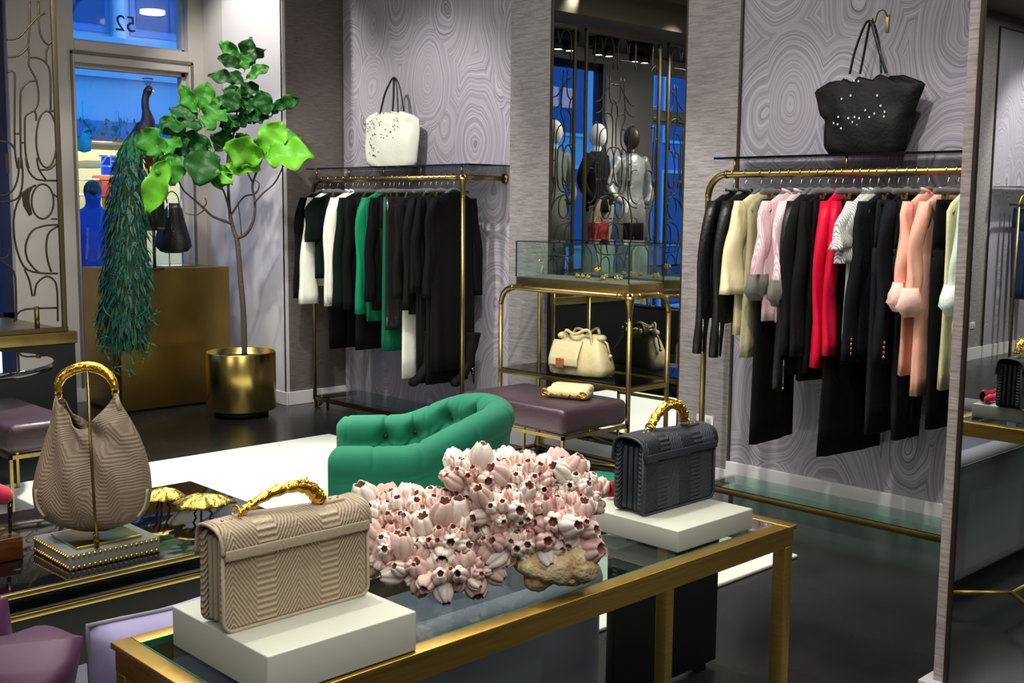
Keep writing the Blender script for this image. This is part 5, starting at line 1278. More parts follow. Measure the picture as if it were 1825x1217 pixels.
# ================================================================== GARMENTS
rg = random.Random(99)
def ring_pts(cz, hu, ht, n, amp, k, ph, cu=0.0, ct=0.0, p=2.4):
    out = []
    for j in range(n):
        a = 2*PI*j/n; c, s = math.cos(a), math.sin(a)
        f = 1 + amp*math.sin(k*a + ph) + amp*0.6*math.sin((k+3)*a + ph*2.1)
        u = hu*math.copysign(abs(c)**(2/p), c); t_ = ht*math.copysign(abs(s)**(2/p), s)*f
        out.append((ct + t_, cu + u*(1 + 0.12*amp*math.sin(k*a+ph)), cz))
    return out
def top_garment(name, label, cat, x, y, zr, m, hem, slv=None, sw=0.20, hemw=0.19, th=0.021, slw=0.045, flare_=0.0, cuff=None, buttons=False, zipper=False, collar=None, fold=0.30, yaw=None, group=None, swing=0.045, hanger=True, short=None, where='right'):
    yaw = R(rg.uniform(-7, 7)) if yaw is None else yaw
    t = thing(name, label, cat, (x, y, zr), yaw, group); H = zr - hem; ph = rg.uniform(0, 6)
    b = MB(); rows = [(-0.088, 0.055, 0.016, 0), (-0.100, 0.085, 0.020, 0), (-0.135, sw*0.80, 0.022, 0), (-0.170, sw, th*0.95, 0), (-0.25, sw*0.97, th, 0.25)]
    n = 9
    for i in range(1, n+1):
        f = i/n; rows.append((-0.25 - (H-0.25)*f, sw*0.95*(1-f) + hemw*f, th*(1 + 0.15*f), 0.25 + 0.75*f))
    b.loft([ring_pts(z, hu, ht, 36, fold*k, 7, ph + i*0.12) for i, (z, hu, ht, k) in enumerate(rows)], 0, True)
    b.build('body', m, t)
    if slv:
        for sd in (-1, 1):
            L = zr - slv; s = MB(); n = 12; rings = []
            q = rg.uniform(-0.02, 0.02)
            for i in range(n+1):
                f = i/n; z = -0.150 - (L-0.150)*f; u = sd*(sw - 0.026 + swing*f**0.7); hu = slw*(0.8 + 0.25*min(1, f*5))*(1 - 0.18*f) + flare_*f**1.5
                rings.append(ring_pts(z + (0.02 if i == 0 else 0), hu if i else hu*0.5, th*1.05*(1 + 0.1*math.sin(f*9 + ph)) + flare_*0.5*f, 18, 0.16 + 0.12*f, 3, ph + f*6, cu=u + 0.006*math.sin(f*11 + ph), ct=q*f + 0.006*math.sin(f*8 + ph)))
            s.loft(rings, 0, True); so = s.build('sleeve', m, t)
            ub = sd*(sw - 0.026 + swing)
            if cuff:
                c = MB(); rr = []
                for i, (dz, k) in enumerate(((0.075, 0.92), (0.07, 1.2), (0.04, 1.42), (0.0, 1.5), (-0.03, 1.25), (-0.035, 0.9))):
                    rr.append(ring_pts(-L + dz + 0.012*math.sin(i*2.0), 0.050*k, 0.026*k, 26, 0.26, 3, ph + i*0.9, cu=ub + 0.006*math.sin(i*1.7), ct=q, p=2.1))
                c.loft(rr, 0, True); c.build('cuff', cuff, t)
            if buttons:
                for k in range(4):
                    c = MB(); c.ball((q + th*1.22, ub - sd*0.0 - 0.020*1, -L + 0.03 + 0.021*k), 0.0088, 5, 0, (0.6, 1, 1)); c.build('button', M_gold, so)
            if zipper:
                c = MB(); c.tube([(q + th*1.12, ub - 0.006, -L + 0.005), (q*0.8 + th*1.12, ub - 0.008, -L + 0.17)], 0.0028, 5); c.ball((q + th*1.15, ub - 0.006, -L + 0.004), 0.006, 4); c.build('zip', M_steel, so)
    if collar:
        c = MB()
        for sd in (-1, 1): c.tube([(0.0, sd*0.012, -0.112), (0.012, sd*0.035, -0.088), (0.0, sd*0.055, -0.080), (-0.014, sd*0.03, -0.078)], [0.006, 0.012, 0.013, 0.010], 8, flat=(0.6, 1.3))
        c.build('collar', collar, t)
    if hanger: put_hanger('shoulder', x, y, zr, yaw, short or name, where)
    return t
def legs_garment(name, label, cat, x, y, zr, m, hem, w=0.17, legw=None, th=0.019, hemw=None, split=True, short=None, where='right', waist=None, yaw=None, group=None, fold=0.12):
    yaw = R(rg.uniform(-6, 6)) if yaw is None else yaw
    t = thing(name, label, cat, (x, y, zr), yaw, group); H = zr - hem; ph = rg.uniform(0, 6); hemw = hemw or w
    b = MB()
    if split:
        b.loft([ring_pts(z, w*k, th, 30, 0.05, 6, ph) for z, k in ((-0.125, 0.92), (-0.14, 0.95), (-0.25, 1.0), (-0.36, 1.02))], 0, True)
        for sd in (-1, 1):
            rs = []
            for i in range(8):
                f = i/7; z = -0.33 - (H-0.33)*f; hw = (w*0.52)*(1-f) + (hemw*0.5)*f; rs.append(ring_pts(z, hw, th*(1-0.1*f), 22, 0.06 + fold*0.5*f, 4, ph + sd, cu=sd*(w*0.5*(1-f) + hemw*0.5*f), p=3))
            b.loft(rs, 0, True)
    else:
        b.loft([ring_pts(-0.125 - (H-0.125)*f, w*(1-f) + hemw*f, th*(1 + 0.3*f), 36, fold*f + 0.04, 7, ph + f*0.6) for f in [i/9 for i in range(10)]], 0, True)
    b.build('cloth', m, t)
    c = MB(); c.loft([ring_pts(z, w*0.93, th*1.08, 30, 0.03, 6, ph) for z in (-0.155, -0.122)], 0, True); c.build('waistband', waist or m, t)
    put_hanger('clip', x, y, zr, yaw, short or name, where); return t
def cloth(name, c, rough=0.85, **k): return mat(name, c, rough, spec=0.2, bump=k.pop('bump', 0.25), bscale=k.pop('bscale', 60), **k)
C_blk = cloth('black_cloth', rgb(8, 8, 10)); C_blk2 = cloth('soft_black_cloth', rgb(16, 16, 17)); C_blk3 = cloth('warm_black_cloth', rgb(14, 12, 12))
C_leather = mat('matt_black_leather', rgb(14, 15, 16), 0.42, bump=0.3, bscale=60)
C_char = cloth('charcoal_wool', rgb(30, 33, 36)); C_navy = cloth('navy_wool', rgb(16, 19, 25)); C_dgreen = cloth('bottle_green_cloth', rgb(6, 22, 18))
C_cream = cloth('cream_silk', rgb(226, 214, 172), 0.5, bscale=25); C_white = cloth('white_silk', rgb(240, 240, 226), 0.5, bscale=25)
C_creamshade = cloth('shaded_cream_silk', rgb(168, 160, 128), 0.5); C_peach = cloth('peach_cotton', rgb(250, 186, 164), 0.8, bscale=20); C_peachc = cloth('pale_peach_cuff', rgb(255, 212, 200), 0.8)  # the olive beige is cream silk with its shade put into the colour
C_red = cloth('crimson_silk', rgb(214, 16, 58), 0.42, bscale=20); C_mint = cloth('mint_cotton', rgb(206, 228, 212), 0.7); C_mintc = cloth('pale_mint_cuff', rgb(226, 244, 232), 0.7)
C_pale = cloth('pale_yellow_silk', rgb(226, 222, 178), 0.5); C_greyc = cloth('grey_twill_cuff', rgb(112, 112, 104), 0.8)
C_green = cloth('emerald_jersey', rgb(20, 142, 96), 0.55, bscale=25); C_green2 = cloth('deep_emerald_silk', rgb(14, 104, 70), 0.5, bscale=25)
def stripe(name, c0, c1, sc):
    m, nt, bs = new_mat(name); tc = nt.nodes.new('ShaderNodeTexCoord'); wv = nt.nodes.new('ShaderNodeTexWave'); wv.bands_direction = 'Y'; wv.inputs['Scale'].default_value = sc; wv.inputs['Distortion'].default_value = 0.0
    r = nt.nodes.new('ShaderNodeValToRGB'); r.color_ramp.elements[0].color = c0; r.color_ramp.elements[1].color = c1; r.color_ramp.elements[0].position = 0.25; r.color_ramp.elements[1].position = 0.5
    nt.links.new(tc.outputs['Object'], wv.inputs['Vector']); nt.links.new(wv.outputs['Fac'], r.inputs['Fac']); nt.links.new(r.outputs['Color'], bs.inputs['Base Color']); bs.inputs['Roughness'].default_value = 0.75; return m
C_pinkst = stripe('pink_striped_cotton', rgb(222, 170, 184), rgb(246, 228, 230), 55); C_greyst = stripe('grey_striped_cotton', rgb(130, 136, 136), rgb(232, 236, 232), 40)
def sequin():
    m, nt, bs = new_mat('black_sequins'); tc = nt.nodes.new('ShaderNodeTexCoord'); v = nt.nodes.new('ShaderNodeTexVoronoi'); v.inputs['Scale'].default_value = 110
    nt.links.new(tc.outputs['Object'], v.inputs['Vector']); bp = nt.nodes.new('ShaderNodeBump'); bp.inputs['Strength'].default_value = 1.0; bp.inputs['Distance'].default_value = 0.01
    nt.links.new(v.outputs['Color'], bp.inputs['Height']); nt.links.new(bp.outputs['Normal'], bs.inputs['Normal']); bs.inputs['Base Color'].default_value = rgb(30, 26, 26); bs.inputs['Roughness'].default_value = 0.22; bs.inputs['Specular IOR Level'].default_value = 1.0; return m
C_seq = sequin()
gr = 'clothes on the right rack'; gl = 'clothes on the left rack'
RT = lambda *a, **k: top_garment(*a, zr=ZR, y=YR, group=gr, where='right', **k)
RL = lambda *a, **k: legs_garment(*a, zr=ZR, y=YR, group=gr, where='right', **k)
def rt(name, label, cat, x, m, hem, slv=None, **k): return top_garment(name, label, cat, x, YR, ZR, m, hem, slv, group=gr, where='right', **k)
def rl_(name, label, cat, x, m, hem, **k): return legs_garment(name, label, cat, x, YR, ZR, m, hem, group=gr, where='right', **k)
rt('leather_jacket', 'black leather jacket with zipped cuffs, outermost at the left of the right rack', 'jacket', -3.305, C_leather, 0.97, 0.80, zipper=True, collar=C_leather, short='outermost black leather jacket')
rt('leather_jacket', 'black leather jacket with zipped cuffs, second from the left on the right rack', 'jacket', -3.235, C_leather, 0.95, 0.79, zipper=True, collar=C_leather, short='second black leather jacket')
rt('blouse', 'cream silk blouse with wide short flared sleeves', 'blouse', -3.145, C_cream, 0.90, 1.10, flare_=0.035, slw=0.055, short='cream flared sleeve blouse')
rt('blouse_shaded_body', 'shaded olive beige body of the cream flared sleeve blouse, made as a separate piece', 'top', -3.09, C_creamshade, 0.80, None, hemw=0.21, sw=0.19, th=0.026, short='shaded cream blouse body')  # cream blouse's shaded lower body, added as a darker garment of its own
rl_('palazzo_trousers', 'wide black palazzo trousers reaching low below the pink shirts', 'trousers', -3.035, C_blk, 0.39, w=0.18, hemw=0.21, split=False, short='low hanging black palazzo trousers')
rt('shirt', 'pink striped shirt with rolled grey cuffs, the left one', 'shirt', -2.985, C_pinkst, 0.98, 1.12, cuff=C_greyc, collar=C_pinkst, short='left pink striped shirt')
rt('shirt', 'pink striped shirt with rolled grey cuffs, the right one', 'shirt', -2.925, C_pinkst, 0.98, 1.10, cuff=C_greyc, collar=C_pinkst, short='right pink striped shirt')
rt('leather_jacket', 'black leather jacket with long zips hanging below the pink shirts', 'jacket', -2.875, C_leather, 0.84, 0.68, zipper=True, short='black zipped jacket below the pink shirts')
rt('jacket', 'black tie cuffed jacket next to the pink striped shirts', 'jacket', -2.83, C_blk2, 0.74, 0.84, short='black tie cuffed jacket')
rt('jacket', 'soft black jacket between the pink shirts and the crimson blouses', 'jacket', -2.785, C_blk2, 0.72, 0.84, short='soft black jacket')
rl_('skirt', 'black skirt just left of the crimson blouses', 'skirt', -2.745, C_blk, 0.76, split=False, hemw=0.2, short='black skirt left of the crimson blouses')
rt('blouse', 'crimson silk blouse, the left of the two', 'blouse', -2.71, C_red, 0.90, 0.80, collar=C_red, slw=0.05, short='left crimson blouse')
rt('blouse', 'crimson silk blouse, the right of the two', 'blouse', -2.655, C_red, 0.88, 0.86, collar=C_red, slw=0.05, short='right crimson blouse')
rl_('palazzo_trousers', 'wide black trousers reaching lowest on the right rack', 'trousers', -2.615, C_blk, 0.40, w=0.18, hemw=0.24, split=False, short='lowest hanging wide black trousers')
rt('shirt', 'grey and white striped shirt with short flared sleeves, the left one', 'shirt', -2.575, C_greyst, 0.92, 1.33, flare_=0.03, collar=C_greyst, swing=0.09, slw=0.055, short='left grey striped shirt')
rt('shirt', 'grey and white striped shirt with short flared sleeves, the right one', 'shirt', -2.535, C_greyst, 0.92, 1.27, flare_=0.03, collar=C_greyst, swing=0.05, slw=0.055, short='right grey striped shirt')
rt('blazer', 'navy blazer with four gold cuff buttons, the left one', 'blazer', -2.485, C_navy, 0.84, 0.85, buttons=True, collar=C_navy, short='left gold buttoned blazer', slw=0.055)
rl_('trousers', 'charcoal trousers hanging between the two navy blazers', 'trousers', -2.44, C_char, 0.52, short='charcoal trousers between the blazers')
rt('blazer', 'navy blazer with four gold cuff buttons, the right one', 'blazer', -2.395, C_navy, 0.84, 0.85, buttons=True, collar=C_navy, short='right gold buttoned blazer', slw=0.055)
rl_('trousers', 'slim dark grey trousers just right of the navy blazers', 'trousers', -2.35, C_char, 0.50, w=0.16, hemw=0.1, short='slim dark grey trousers')
rt('shirt', 'peach cotton shirt with rolled cuffs, the left one', 'shirt', -2.30, C_peach, 0.80, 1.12, cuff=C_peachc, collar=C_peach, short='left peach shirt')
rt('shirt', 'peach cotton shirt with rolled cuffs, the right one', 'shirt', -2.215, C_peach, 0.72, 1.10, cuff=C_peachc, collar=C_peach, short='right peach shirt')
rl_('trousers', 'black cropped trousers below the peach shirts', 'trousers', -2.17, C_blk, 0.58, hemw=0.15, short='black cropped trousers')
rt('blouse', 'cream sleeveless silk blouse beside the mint shirt', 'blouse', -2.12, C_pale, 0.76, None, short='cream sleeveless blouse')
rt('shirt', 'pale mint shirt with rolled cuffs near the mirror partition', 'shirt', -2.065, C_mint, 0.86, 1.12, cuff=C_mintc, collar=C_mint, short='mint shirt')
rt('blouse', 'pale yellow blouse half hidden behind the mirror partition', 'blouse', -2.01, C_pale, 0.85, 1.0, short='pale yellow blouse')
rt('shirt', 'white shirt at the edge of the mirror partition', 'shirt', -1.955, C_white, 0.9, 0.9, collar=C_white, short='white shirt by the partition')
def lt(name, label, cat, x, m, hem, slv=None, **k): return top_garment(name, label, cat, x, YL, ZL, m, hem, slv, group=gl, where='left', **k)
def ll_(name, label, cat, x, m, hem, **k): return legs_garment(name, label, cat, x, YL, ZL, m, hem, group=gl, where='left', **k)
lt('sweater', 'black long sleeved top, leftmost on the left rack', 'top', -6.96, C_blk, 0.95, 0.83, short='leftmost black top')
lt('blouse', 'white silk blouse with full gathered sleeves, leftmost white piece', 'blouse', -6.875, C_white, 0.92, 0.80, flare_=0.035, collar=C_white, slw=0.055, short='leftmost white silk blouse')
lt('t_shirt', 'black short sleeved top over the white gathered sleeve', 't-shirt', -6.78, C_dgreen, 0.98, 1.24, slw=0.08, short='black short sleeved top')
ll_('trousers', 'black cropped trousers hanging between the two white blouses', 'trousers', -6.69, C_blk, 0.48, hemw=0.14, short='black trousers between the white blouses')
lt('shirt', 'white long shirt with pressed sleeves left of the dark green top', 'shirt', -6.60, C_white, 0.92, 0.80, collar=C_white, slw=0.06, short='white pressed shirt')
lt('shirt', 'white shirt tucked close behind the pressed white shirt', 'shirt', -6.54, C_white, 0.90, 0.83, collar=C_white, slw=0.05, short='second white shirt')
lt('blouse', 'bottle green blouse right beside the white shirts', 'blouse', -6.475, C_dgreen, 0.90, 0.79, short='bottle green blouse')
lt('blouse', 'soft black blouse left of the emerald top', 'blouse', -6.405, C_blk3, 0.90, 0.79, short='soft black blouse')
ll_('trousers', 'soft black wide trousers below the bottle green blouse', 'trousers', -6.335, C_blk2, 0.51, w=0.17, hemw=0.19, split=False, short='soft black wide trousers')
lt('blouse', 'emerald green jersey top with long straight sleeves', 'blouse', -6.24, C_green, 0.88, 0.77, slw=0.06, short='emerald top')
lt('camisole', 'deep emerald camisole just behind the bright emerald top', 'top', -6.175, C_green2, 0.72, None, short='deep emerald camisole')
lt('cardigan', 'black cardigan left of the sequined dress', 'cardigan', -6.13, C_blk, 0.8, 0.86, short='black cardigan')
ll_('sequin_dress', 'black sequined dress with clipped straps', 'dress', -5.965, C_seq, 0.68, w=0.19, hemw=0.20, split=False, th=0.03, short='black sequined dress')
ll_('draped_skirt', 'deep emerald draped dress showing below the sequined dress', 'dress', -6.03, C_green2, 0.53, w=0.16, hemw=0.18, split=False, th=0.028, short='deep emerald draped dress')
ll_('trousers', 'warm black trousers just left of the sequined dress', 'trousers', -6.075, C_blk3, 0.78, hemw=0.12, short='warm black trousers')
ll_('trousers', 'ivory white straight trousers hanging low on the left rack', 'trousers', -5.865, C_white, 0.36, w=0.12, hemw=0.14, short='ivory white trousers')
lt('jacket', 'soft black jacket in front of the ivory trousers', 'jacket', -5.805, C_blk2, 0.82, 0.90, short='soft black jacket by the ivory trousers')
lt('jacket', 'dark charcoal jacket with long cuffs over the ivory trousers', 'jacket', -5.745, C_blk2, 0.80, 0.84, short='dark charcoal jacket')
ll_('trousers', 'long black trousers just right of the ivory trousers', 'trousers', -5.69, C_blk2, 0.35, w=0.16, hemw=0.16, short='long black trousers by the ivory ones')
lt('coat', 'long black coat left of the rack post', 'coat', -5.635, C_blk, 0.48, 0.95, short='long black coat')
ll_('palazzo_trousers', 'long black wide trousers beside the rack post', 'trousers', -5.575, C_blk3, 0.36, w=0.18, hemw=0.19, split=False, short='black trousers beside the post')
lt('dress', 'long black dress nearest the brass rack post', 'dress', -5.515, C_blk, 0.45, 0.92, hemw=0.20, short='black dress nearest the post')
# high heeled boots hanging at the end of the left rack
def boot(label, x, y, z):
    t = thing('high_heel_boot', label, 'boot', (x, y, z), 0, 'black boots hanging on the left rack')
    b = MB(); P = smooth_path([(0, 0.03, 0.34), (0, 0.025, 0.28), (0, 0.01, 0.22), (0, 0.0, 0.15), (0, -0.04, 0.09), (0, -0.10, 0.035), (0, -0.15, 0.02)], 5); n = len(P)
    b.tube(P, [0.052 - 0.022*min(1, i/(n*0.5)) + 0.006*math.sin(i) * 0.3 - (0.012*(i-n+4)/4 if i > n-4 else 0) for i in range(n)], 12); b.build('shaft', C_blk2, t)
    b = MB(); b.tube([(0, 0.025, 0.11), (0, 0.035, 0.06), (0, 0.04, 0.0)], [0.022, 0.010, 0.004], 8); b.build('heel', M_black, t)
boot('black suede high heeled boot hanging left of the rack post', -5.60, 4.66, 0.355)
boot('black suede high heeled boot hanging right of the rack post', -5.49, 4.92, 0.34)

# ================================================================== TOTES
def at_pl(px, py, P, n):
    d = ray(px, py); o = Vector((0, 0, CAM_H)); return o + d*((Vector(P)-o).dot(n)/d.dot(n))
def tote(label, P, ang, outline_l, outline_r, thk, m, perf, handles, gold, rim_wave, zips=None):
    t = thing('tote_bag', label, 'tote bag', P); n = Vector((math.sin(ang), -math.cos(ang), 0)); P = Vector(P)
    q = lambda x, y, o=0.0: at_pl(x, y, P, n) - P + n*o
    b = MB(); rings = []; NR = 26; N = 60; m_ = len(outline_l) - 1
    for i in range(NR):
        f = i/(NR-1)*m_; k = min(int(f), m_-1); g = f - k
        L = (outline_l[k][0]*(1-g)+outline_l[k+1][0]*g, outline_l[k][1]*(1-g)+outline_l[k+1][1]*g); Q = (outline_r[k][0]*(1-g)+outline_r[k+1][0]*g, outline_r[k][1]*(1-g)+outline_r[k+1][1]*g)
        th = thk[k]*(1-g)+thk[k+1]*g; ring = []; v = i/(NR-1)
        for j in range(N):
            a = 2*PI*j/N; u = math.copysign(abs(math.cos(a))**0.75, math.cos(a)); s = math.sin(a)
            x = (L[0]+Q[0])/2 + (Q[0]-L[0])/2*u; y = L[1]*(1-(u+1)/2)+Q[1]*(u+1)/2
            y += rim_wave(u)*max(0, v-0.5)*2
            nn = noise.noise(Vector((u*3, v*4, s)))*0.012*(0.4 + abs(u))
            ring.append(q(x, y, s*th + nn))
        rings.append(ring)
    z0 = min(p.z for p in rings[0])
    for p in rings[0]: p.z = 0.002
    b.loft(rings, 0, False); b.add(rings[0], [tuple(range(N))], 0, False); b.build('body', m, t, solid=0.004)
    c = MB()
    for (x, y) in perf:
        p = q(x, y, 0.004 + max(thk)*0.93); c.add([p + Vector((math.cos(a*PI/3)*0.0042*n.y*-1, math.cos(a*PI/3)*0.0042*n.x, math.sin(a*PI/3)*0.0052)) for a in range(6)], [tuple(range(6))], 0, False)
    c.build('perforations', gold, t)
    for h in handles:
        k = MB(); k.tube(smooth_path([q(x, y, o) for x, y, o in h], 5), 0.0085, 8, flat=(0.55, 1)); k.build('handle', M_blackleather if True else m, t)
    return t, q
rt_ = random.Random(8)
M_whitel = mat('white_leather', rgb(232, 236, 222), 0.45, bump=0.2, bscale=30)
M_blackl = mat('dull_black_leather', rgb(9, 10, 10), 0.6, spec=0.2, bump=0.3, bscale=60)
M_hole = mat('punched_hole', rgb(60, 64, 60), 0.9)
tote('white perforated leather tote on the glass shelf above the left rack', (-6.34, 4.985, ZL + 0.085), R(22),
     [(664,299),(655,290),(652,262),(652,240),(655,222),(652,216),(657,210),(672,203)], [(735,299),(742,290),(744,270),(747,240),(748,225),(747,212),(742,206),(716,200)],
     [0.045, 0.055, 0.055, 0.05, 0.045, 0.04, 0.03, 0.018], M_whitel,
     [(rt_.uniform(662, 716), rt_.uniform(212, 280)) for _ in range(60)],
     [[(680,204,.02),(688,170,.02),(698,144,.01),(702,139,0),(707,146,.01),(711,175,.02),(712,200,.02)], [(697,202,-.02),(699,170,-.02),(701,141,-.01),(706,142,-.01),(711,160,-.02),(716,198,-.03)]], M_hole, lambda u: 3*math.sin(u*14))
tt, q = tote('large black winged leather tote on the glass shelf above the right rack', (-2.64, 4.80, ZR + 0.085), R(10),
     [(1478,275),(1470,262),(1470,235),(1471,215),(1463,205),(1458,185),(1452,163),(1480,146)], [(1608,274),(1616,262),(1621,235),(1622,212),(1632,195),(1641,170),(1650,148),(1610,134)],
     [0.05, 0.06, 0.06, 0.055, 0.05, 0.04, 0.03, 0.018], M_blackl,
     [(1530,146),(1538,147),(1524,172),(1508,178),(1550,198),(1566,204),(1577,190),(1584,201),(1583,209),(1520,212),(1531,210),(1539,212),(1527,219),(1535,225),(1494,221),(1501,223),(1507,230),(1553,234),(1557,210),(1502,210),(1571,172)],
     [[(1517,133,.02),(1527,90,.02),(1543,44,.01),(1552,40,0),(1560,60,.01),(1572,100,.02),(1582,131,.02)], [(1530,131,-.02),(1538,90,-.02),(1549,42,-.01),(1556,42,-.01),(1563,70,-.02),(1566,100,-.02),(1568,130,-.02)]], M_base, lambda u: 5*math.sin(u*12)*(abs(u) < .6))
t = thing('wall_hook', 'small curved brass wall hook above the black tote', 'hook', (-2.66, YB, 2.36))
b = MB(); b.box(-0.008, 0.008, -0.006, 0, -0.05, 0.03, bev=0.002); b.build('back_plate', M_brass, t)
b = MB(); b.tube(smooth_path([(0, -0.004, 0.02), (0, -0.04, 0.045), (0, -0.09, 0.03), (0, -0.12, -0.02), (0, -0.145, 0.0)], 4), 0.0035, 6); b.build('curved_arm', M_brass, t)

# ================================================================== SATCHEL AND CLUTCH
M_bag = mat('butter_leather', rgb(212, 200, 152), 0.42, bump=0.25, bscale=40)
t = thing('satchel', 'cream leather satchel with copper clasp on the smoked shelf', 'handbag', (-4.30, 4.705, 0.561), R(10))
b = MB(); rings = []
for z, hw, hd, p in ((0.0, 0.165, 0.075, 4), (0.01, 0.185, 0.092, 4), (0.05, 0.192, 0.095, 3.5), (0.10, 0.178, 0.086, 3.5), (0.15, 0.158, 0.068, 3), (0.19, 0.140, 0.048, 3), (0.215, 0.120, 0.032, 2.6), (0.225, 0.10, 0.022, 2.4)):
    ring = []
    for j in range(48):
        a = 2*PI*j/48; c, s = math.cos(a), math.sin(a); u = math.copysign(abs(c)**(2/p), c); v = math.copysign(abs(s)**(2/p), s)
        ring.append((u*hw, v*hd*(1+0.06*math.sin(u*7+z*20)), z + (0.012*math.sin(u*9)*(z > 0.12))))
    rings.append(ring)
b.loft(rings, 0, True); b.build('body', M_bag, t)
b = MB(); b.grid(lambda u, v: (-0.15 + 0.19*u, -0.050 - 0.056*min(1, (1-v)*1.4)**0.8 - 0.006, 0.055 + 0.14*v), 14, 12); b.build('front_pocket', M_bag, t, solid=0.006)
b = MB(); b.box(-0.095, -0.045, -0.125, -0.108, 0.045, 0.10, bev=0.004); b.build('clasp', mat('copper_tag', rgb(214, 132, 92), 0.35, 0.7), t)
for y in (-0.045, 0.045):
    b = MB(); b.tube(smooth_path([(-0.085, y, 0.12), (-0.088, y*0.9, 0.205), (-0.070, y*1.2, 0.252), (0, y*1.7, 0.236), (0.07, y*1.2, 0.262), (0.088, y*0.9, 0.205), (0.085, y, 0.12)], 6), 0.0085, 8); b.build('handle', M_bag, t)
for x in (-0.13, 0.13):
    b = MB(); b.ball((x, 0, 0.215), 0.03, 8, 0, (0.9, 1.2, 0.7)); b.build('end_gather', M_bag, t)
b = MB(); b.tube([(0.1, 0, 0.225), (0.165, 0, 0.19), (0.185, 0, 0.13)], 0.006, 8); b.ball((0.188, 0, 0.12), 0.011, 5); b.build('zip_pull', M_bag, t)
c = at_z(1008, 712, 0.5)
t = thing('clutch_bag', 'butter coloured clutch with gold branch clasp lying on the purple bench', 'handbag', (c.x - 0.02, c.y + 0.05, 0.501), R(20))
b = MB(); b.box(-0.12, 0.12, -0.055, 0.06, 0, 0.058, bev=0.024); b.box(-0.105, 0.12, -0.02, 0.065, 0.03, 0.075, bev=0.02); b.build('body', M_bag, t)
b = MB(); r = random.Random(2)
for k in range(5): b.tube(smooth_path([(-0.13 + 0.05*k + r.uniform(-.01,.01), -0.062 - 0.01*math.sin(k*2), 0.012 + r.uniform(0, .02)), (-0.11 + 0.05*k, -0.075, 0.03), (-0.08 + 0.05*k, -0.066, 0.016)], 4), 0.005, 6)
for x in (-0.12, 0.10): b.tube([(x + 0.018*math.cos(a*PI/6), -0.062 + 0.004, 0.030 + 0.018*math.sin(a*PI/6)) for a in range(13)], 0.004, 6)
b.build('gold_branch_clasp', M_gold, t)

# ================================================================== THINGS SEEN ONLY IN THE TALL MIRROR
def mir(px, py, X): p = at_x(px, py, X); return Vector((X, 2*(YB + 0.008) - p.y, p.z))
def mannequin(label, x, y, rz, z0, h, mj, mt, head, coat=False):
    t = thing('mannequin', label, 'mannequin', (x, y, z0), rz); s = h/1.78
    b = MB(); b.tube([(0, 0, 1.40*s), (0, 0, 1.52*s)], [0.055*s, 0.05*s], 14); b.ball((0, -0.01*s, 1.63*s), 0.115*s, 10, 0, (0.74, 0.88, 1.12)); b.build('head', head, t)
    b = MB(); rs = []
    for z, hw, hd in ((1.46, .06, .06), (1.43, .13, .08), (1.38, .185, .10), (1.28, .19, .115), (1.12, .165, .105), (1.02, .155, .10), (0.92, .18, .12), (0.82 if not coat else 0.45, .195 if not coat else .25, .13 if not coat else .17)):
        rs.append([(math.cos(2*PI*j/24)*hw*s*(1+.03*math.sin(j*2.1)), math.sin(2*PI*j/24)*hd*s, z*s) for j in range(24)])
    b.loft(rs, 0, True)
    for sd in (-1, 1): b.tube(smooth_path([(sd*0.16*s, 0, 1.40*s), (sd*0.26*s, 0.02*s, 1.25*s), (sd*0.29*s, 0.02*s, 1.12*s), (sd*0.27*s, -0.04*s, 1.0*s), (sd*0.17*s, -0.08*s, 0.92*s)], 4), [0.066*s - 0.0017*s*i for i in range(17)], 12)
    b.build('jacket', mj, t)
    b = MB()
    for sd in (-1, 1):
        rs = [[(sd*cx_*s + math.cos(2*PI*j/16)*r_*s, math.sin(2*PI*j/16)*r_*s*1.05, z*s) for j in range(16)] for z, r_, cx_ in ((0.95, .10, .075), (0.80, .105, .09), (0.48, .078, .10), (0.30, .068, .105), (0.08, .060, .11))]
        b.loft(rs, 0, True)
    b.build('trousers', mt, t)
    for sd in (-1, 1):
        b = MB(); b.tube([(sd*0.11*s, 0.04*s, 0.045*s), (sd*0.11*s, -0.08*s, 0.03*s), (sd*0.115*s, -0.14*s, 0.02*s)], [0.045*s, 0.04*s, 0.02*s], 10); b.build('shoe', M_blackmatt, t)
    b = MB(); b.lathe([(0.001, 0), (0.18, 0), (0.18, 0.008), (0.001, 0.008)], (0, 0, 0), 24); b.build('floor_plate', M_steel, t)
    return t
M_mann = mat('mannequin_white', rgb(220, 220, 214), 0.4); M_sil = mat('silver_satin', rgb(196, 198, 190), 0.28, 0.45, bump=0.9, bscale=16); M_taut = cloth('grey_brown_trousers', rgb(140, 130, 110))
for (px, lb, mj, mt, hd, ct, rz) in ((1063, 'mannequin in a dark jacket with hands on hips, reflected in the tall mirror', C_blk2, M_taut, M_mann, False, 75), (1124, 'mannequin in a shiny silver coat, reflected in the tall mirror', M_sil, M_sil, M_iron, True, 100), (985, 'mannequin in a grey coat at the left edge of the tall mirror', cloth('sage_coat', rgb(120, 124, 110)), M_blackmatt, M_mann, True, 90)):
    p = mir(px, 300, -7.9); mannequin(lb, p.x, p.y, R(rz), 0.676, 1.70, mj, mt, hd, ct)
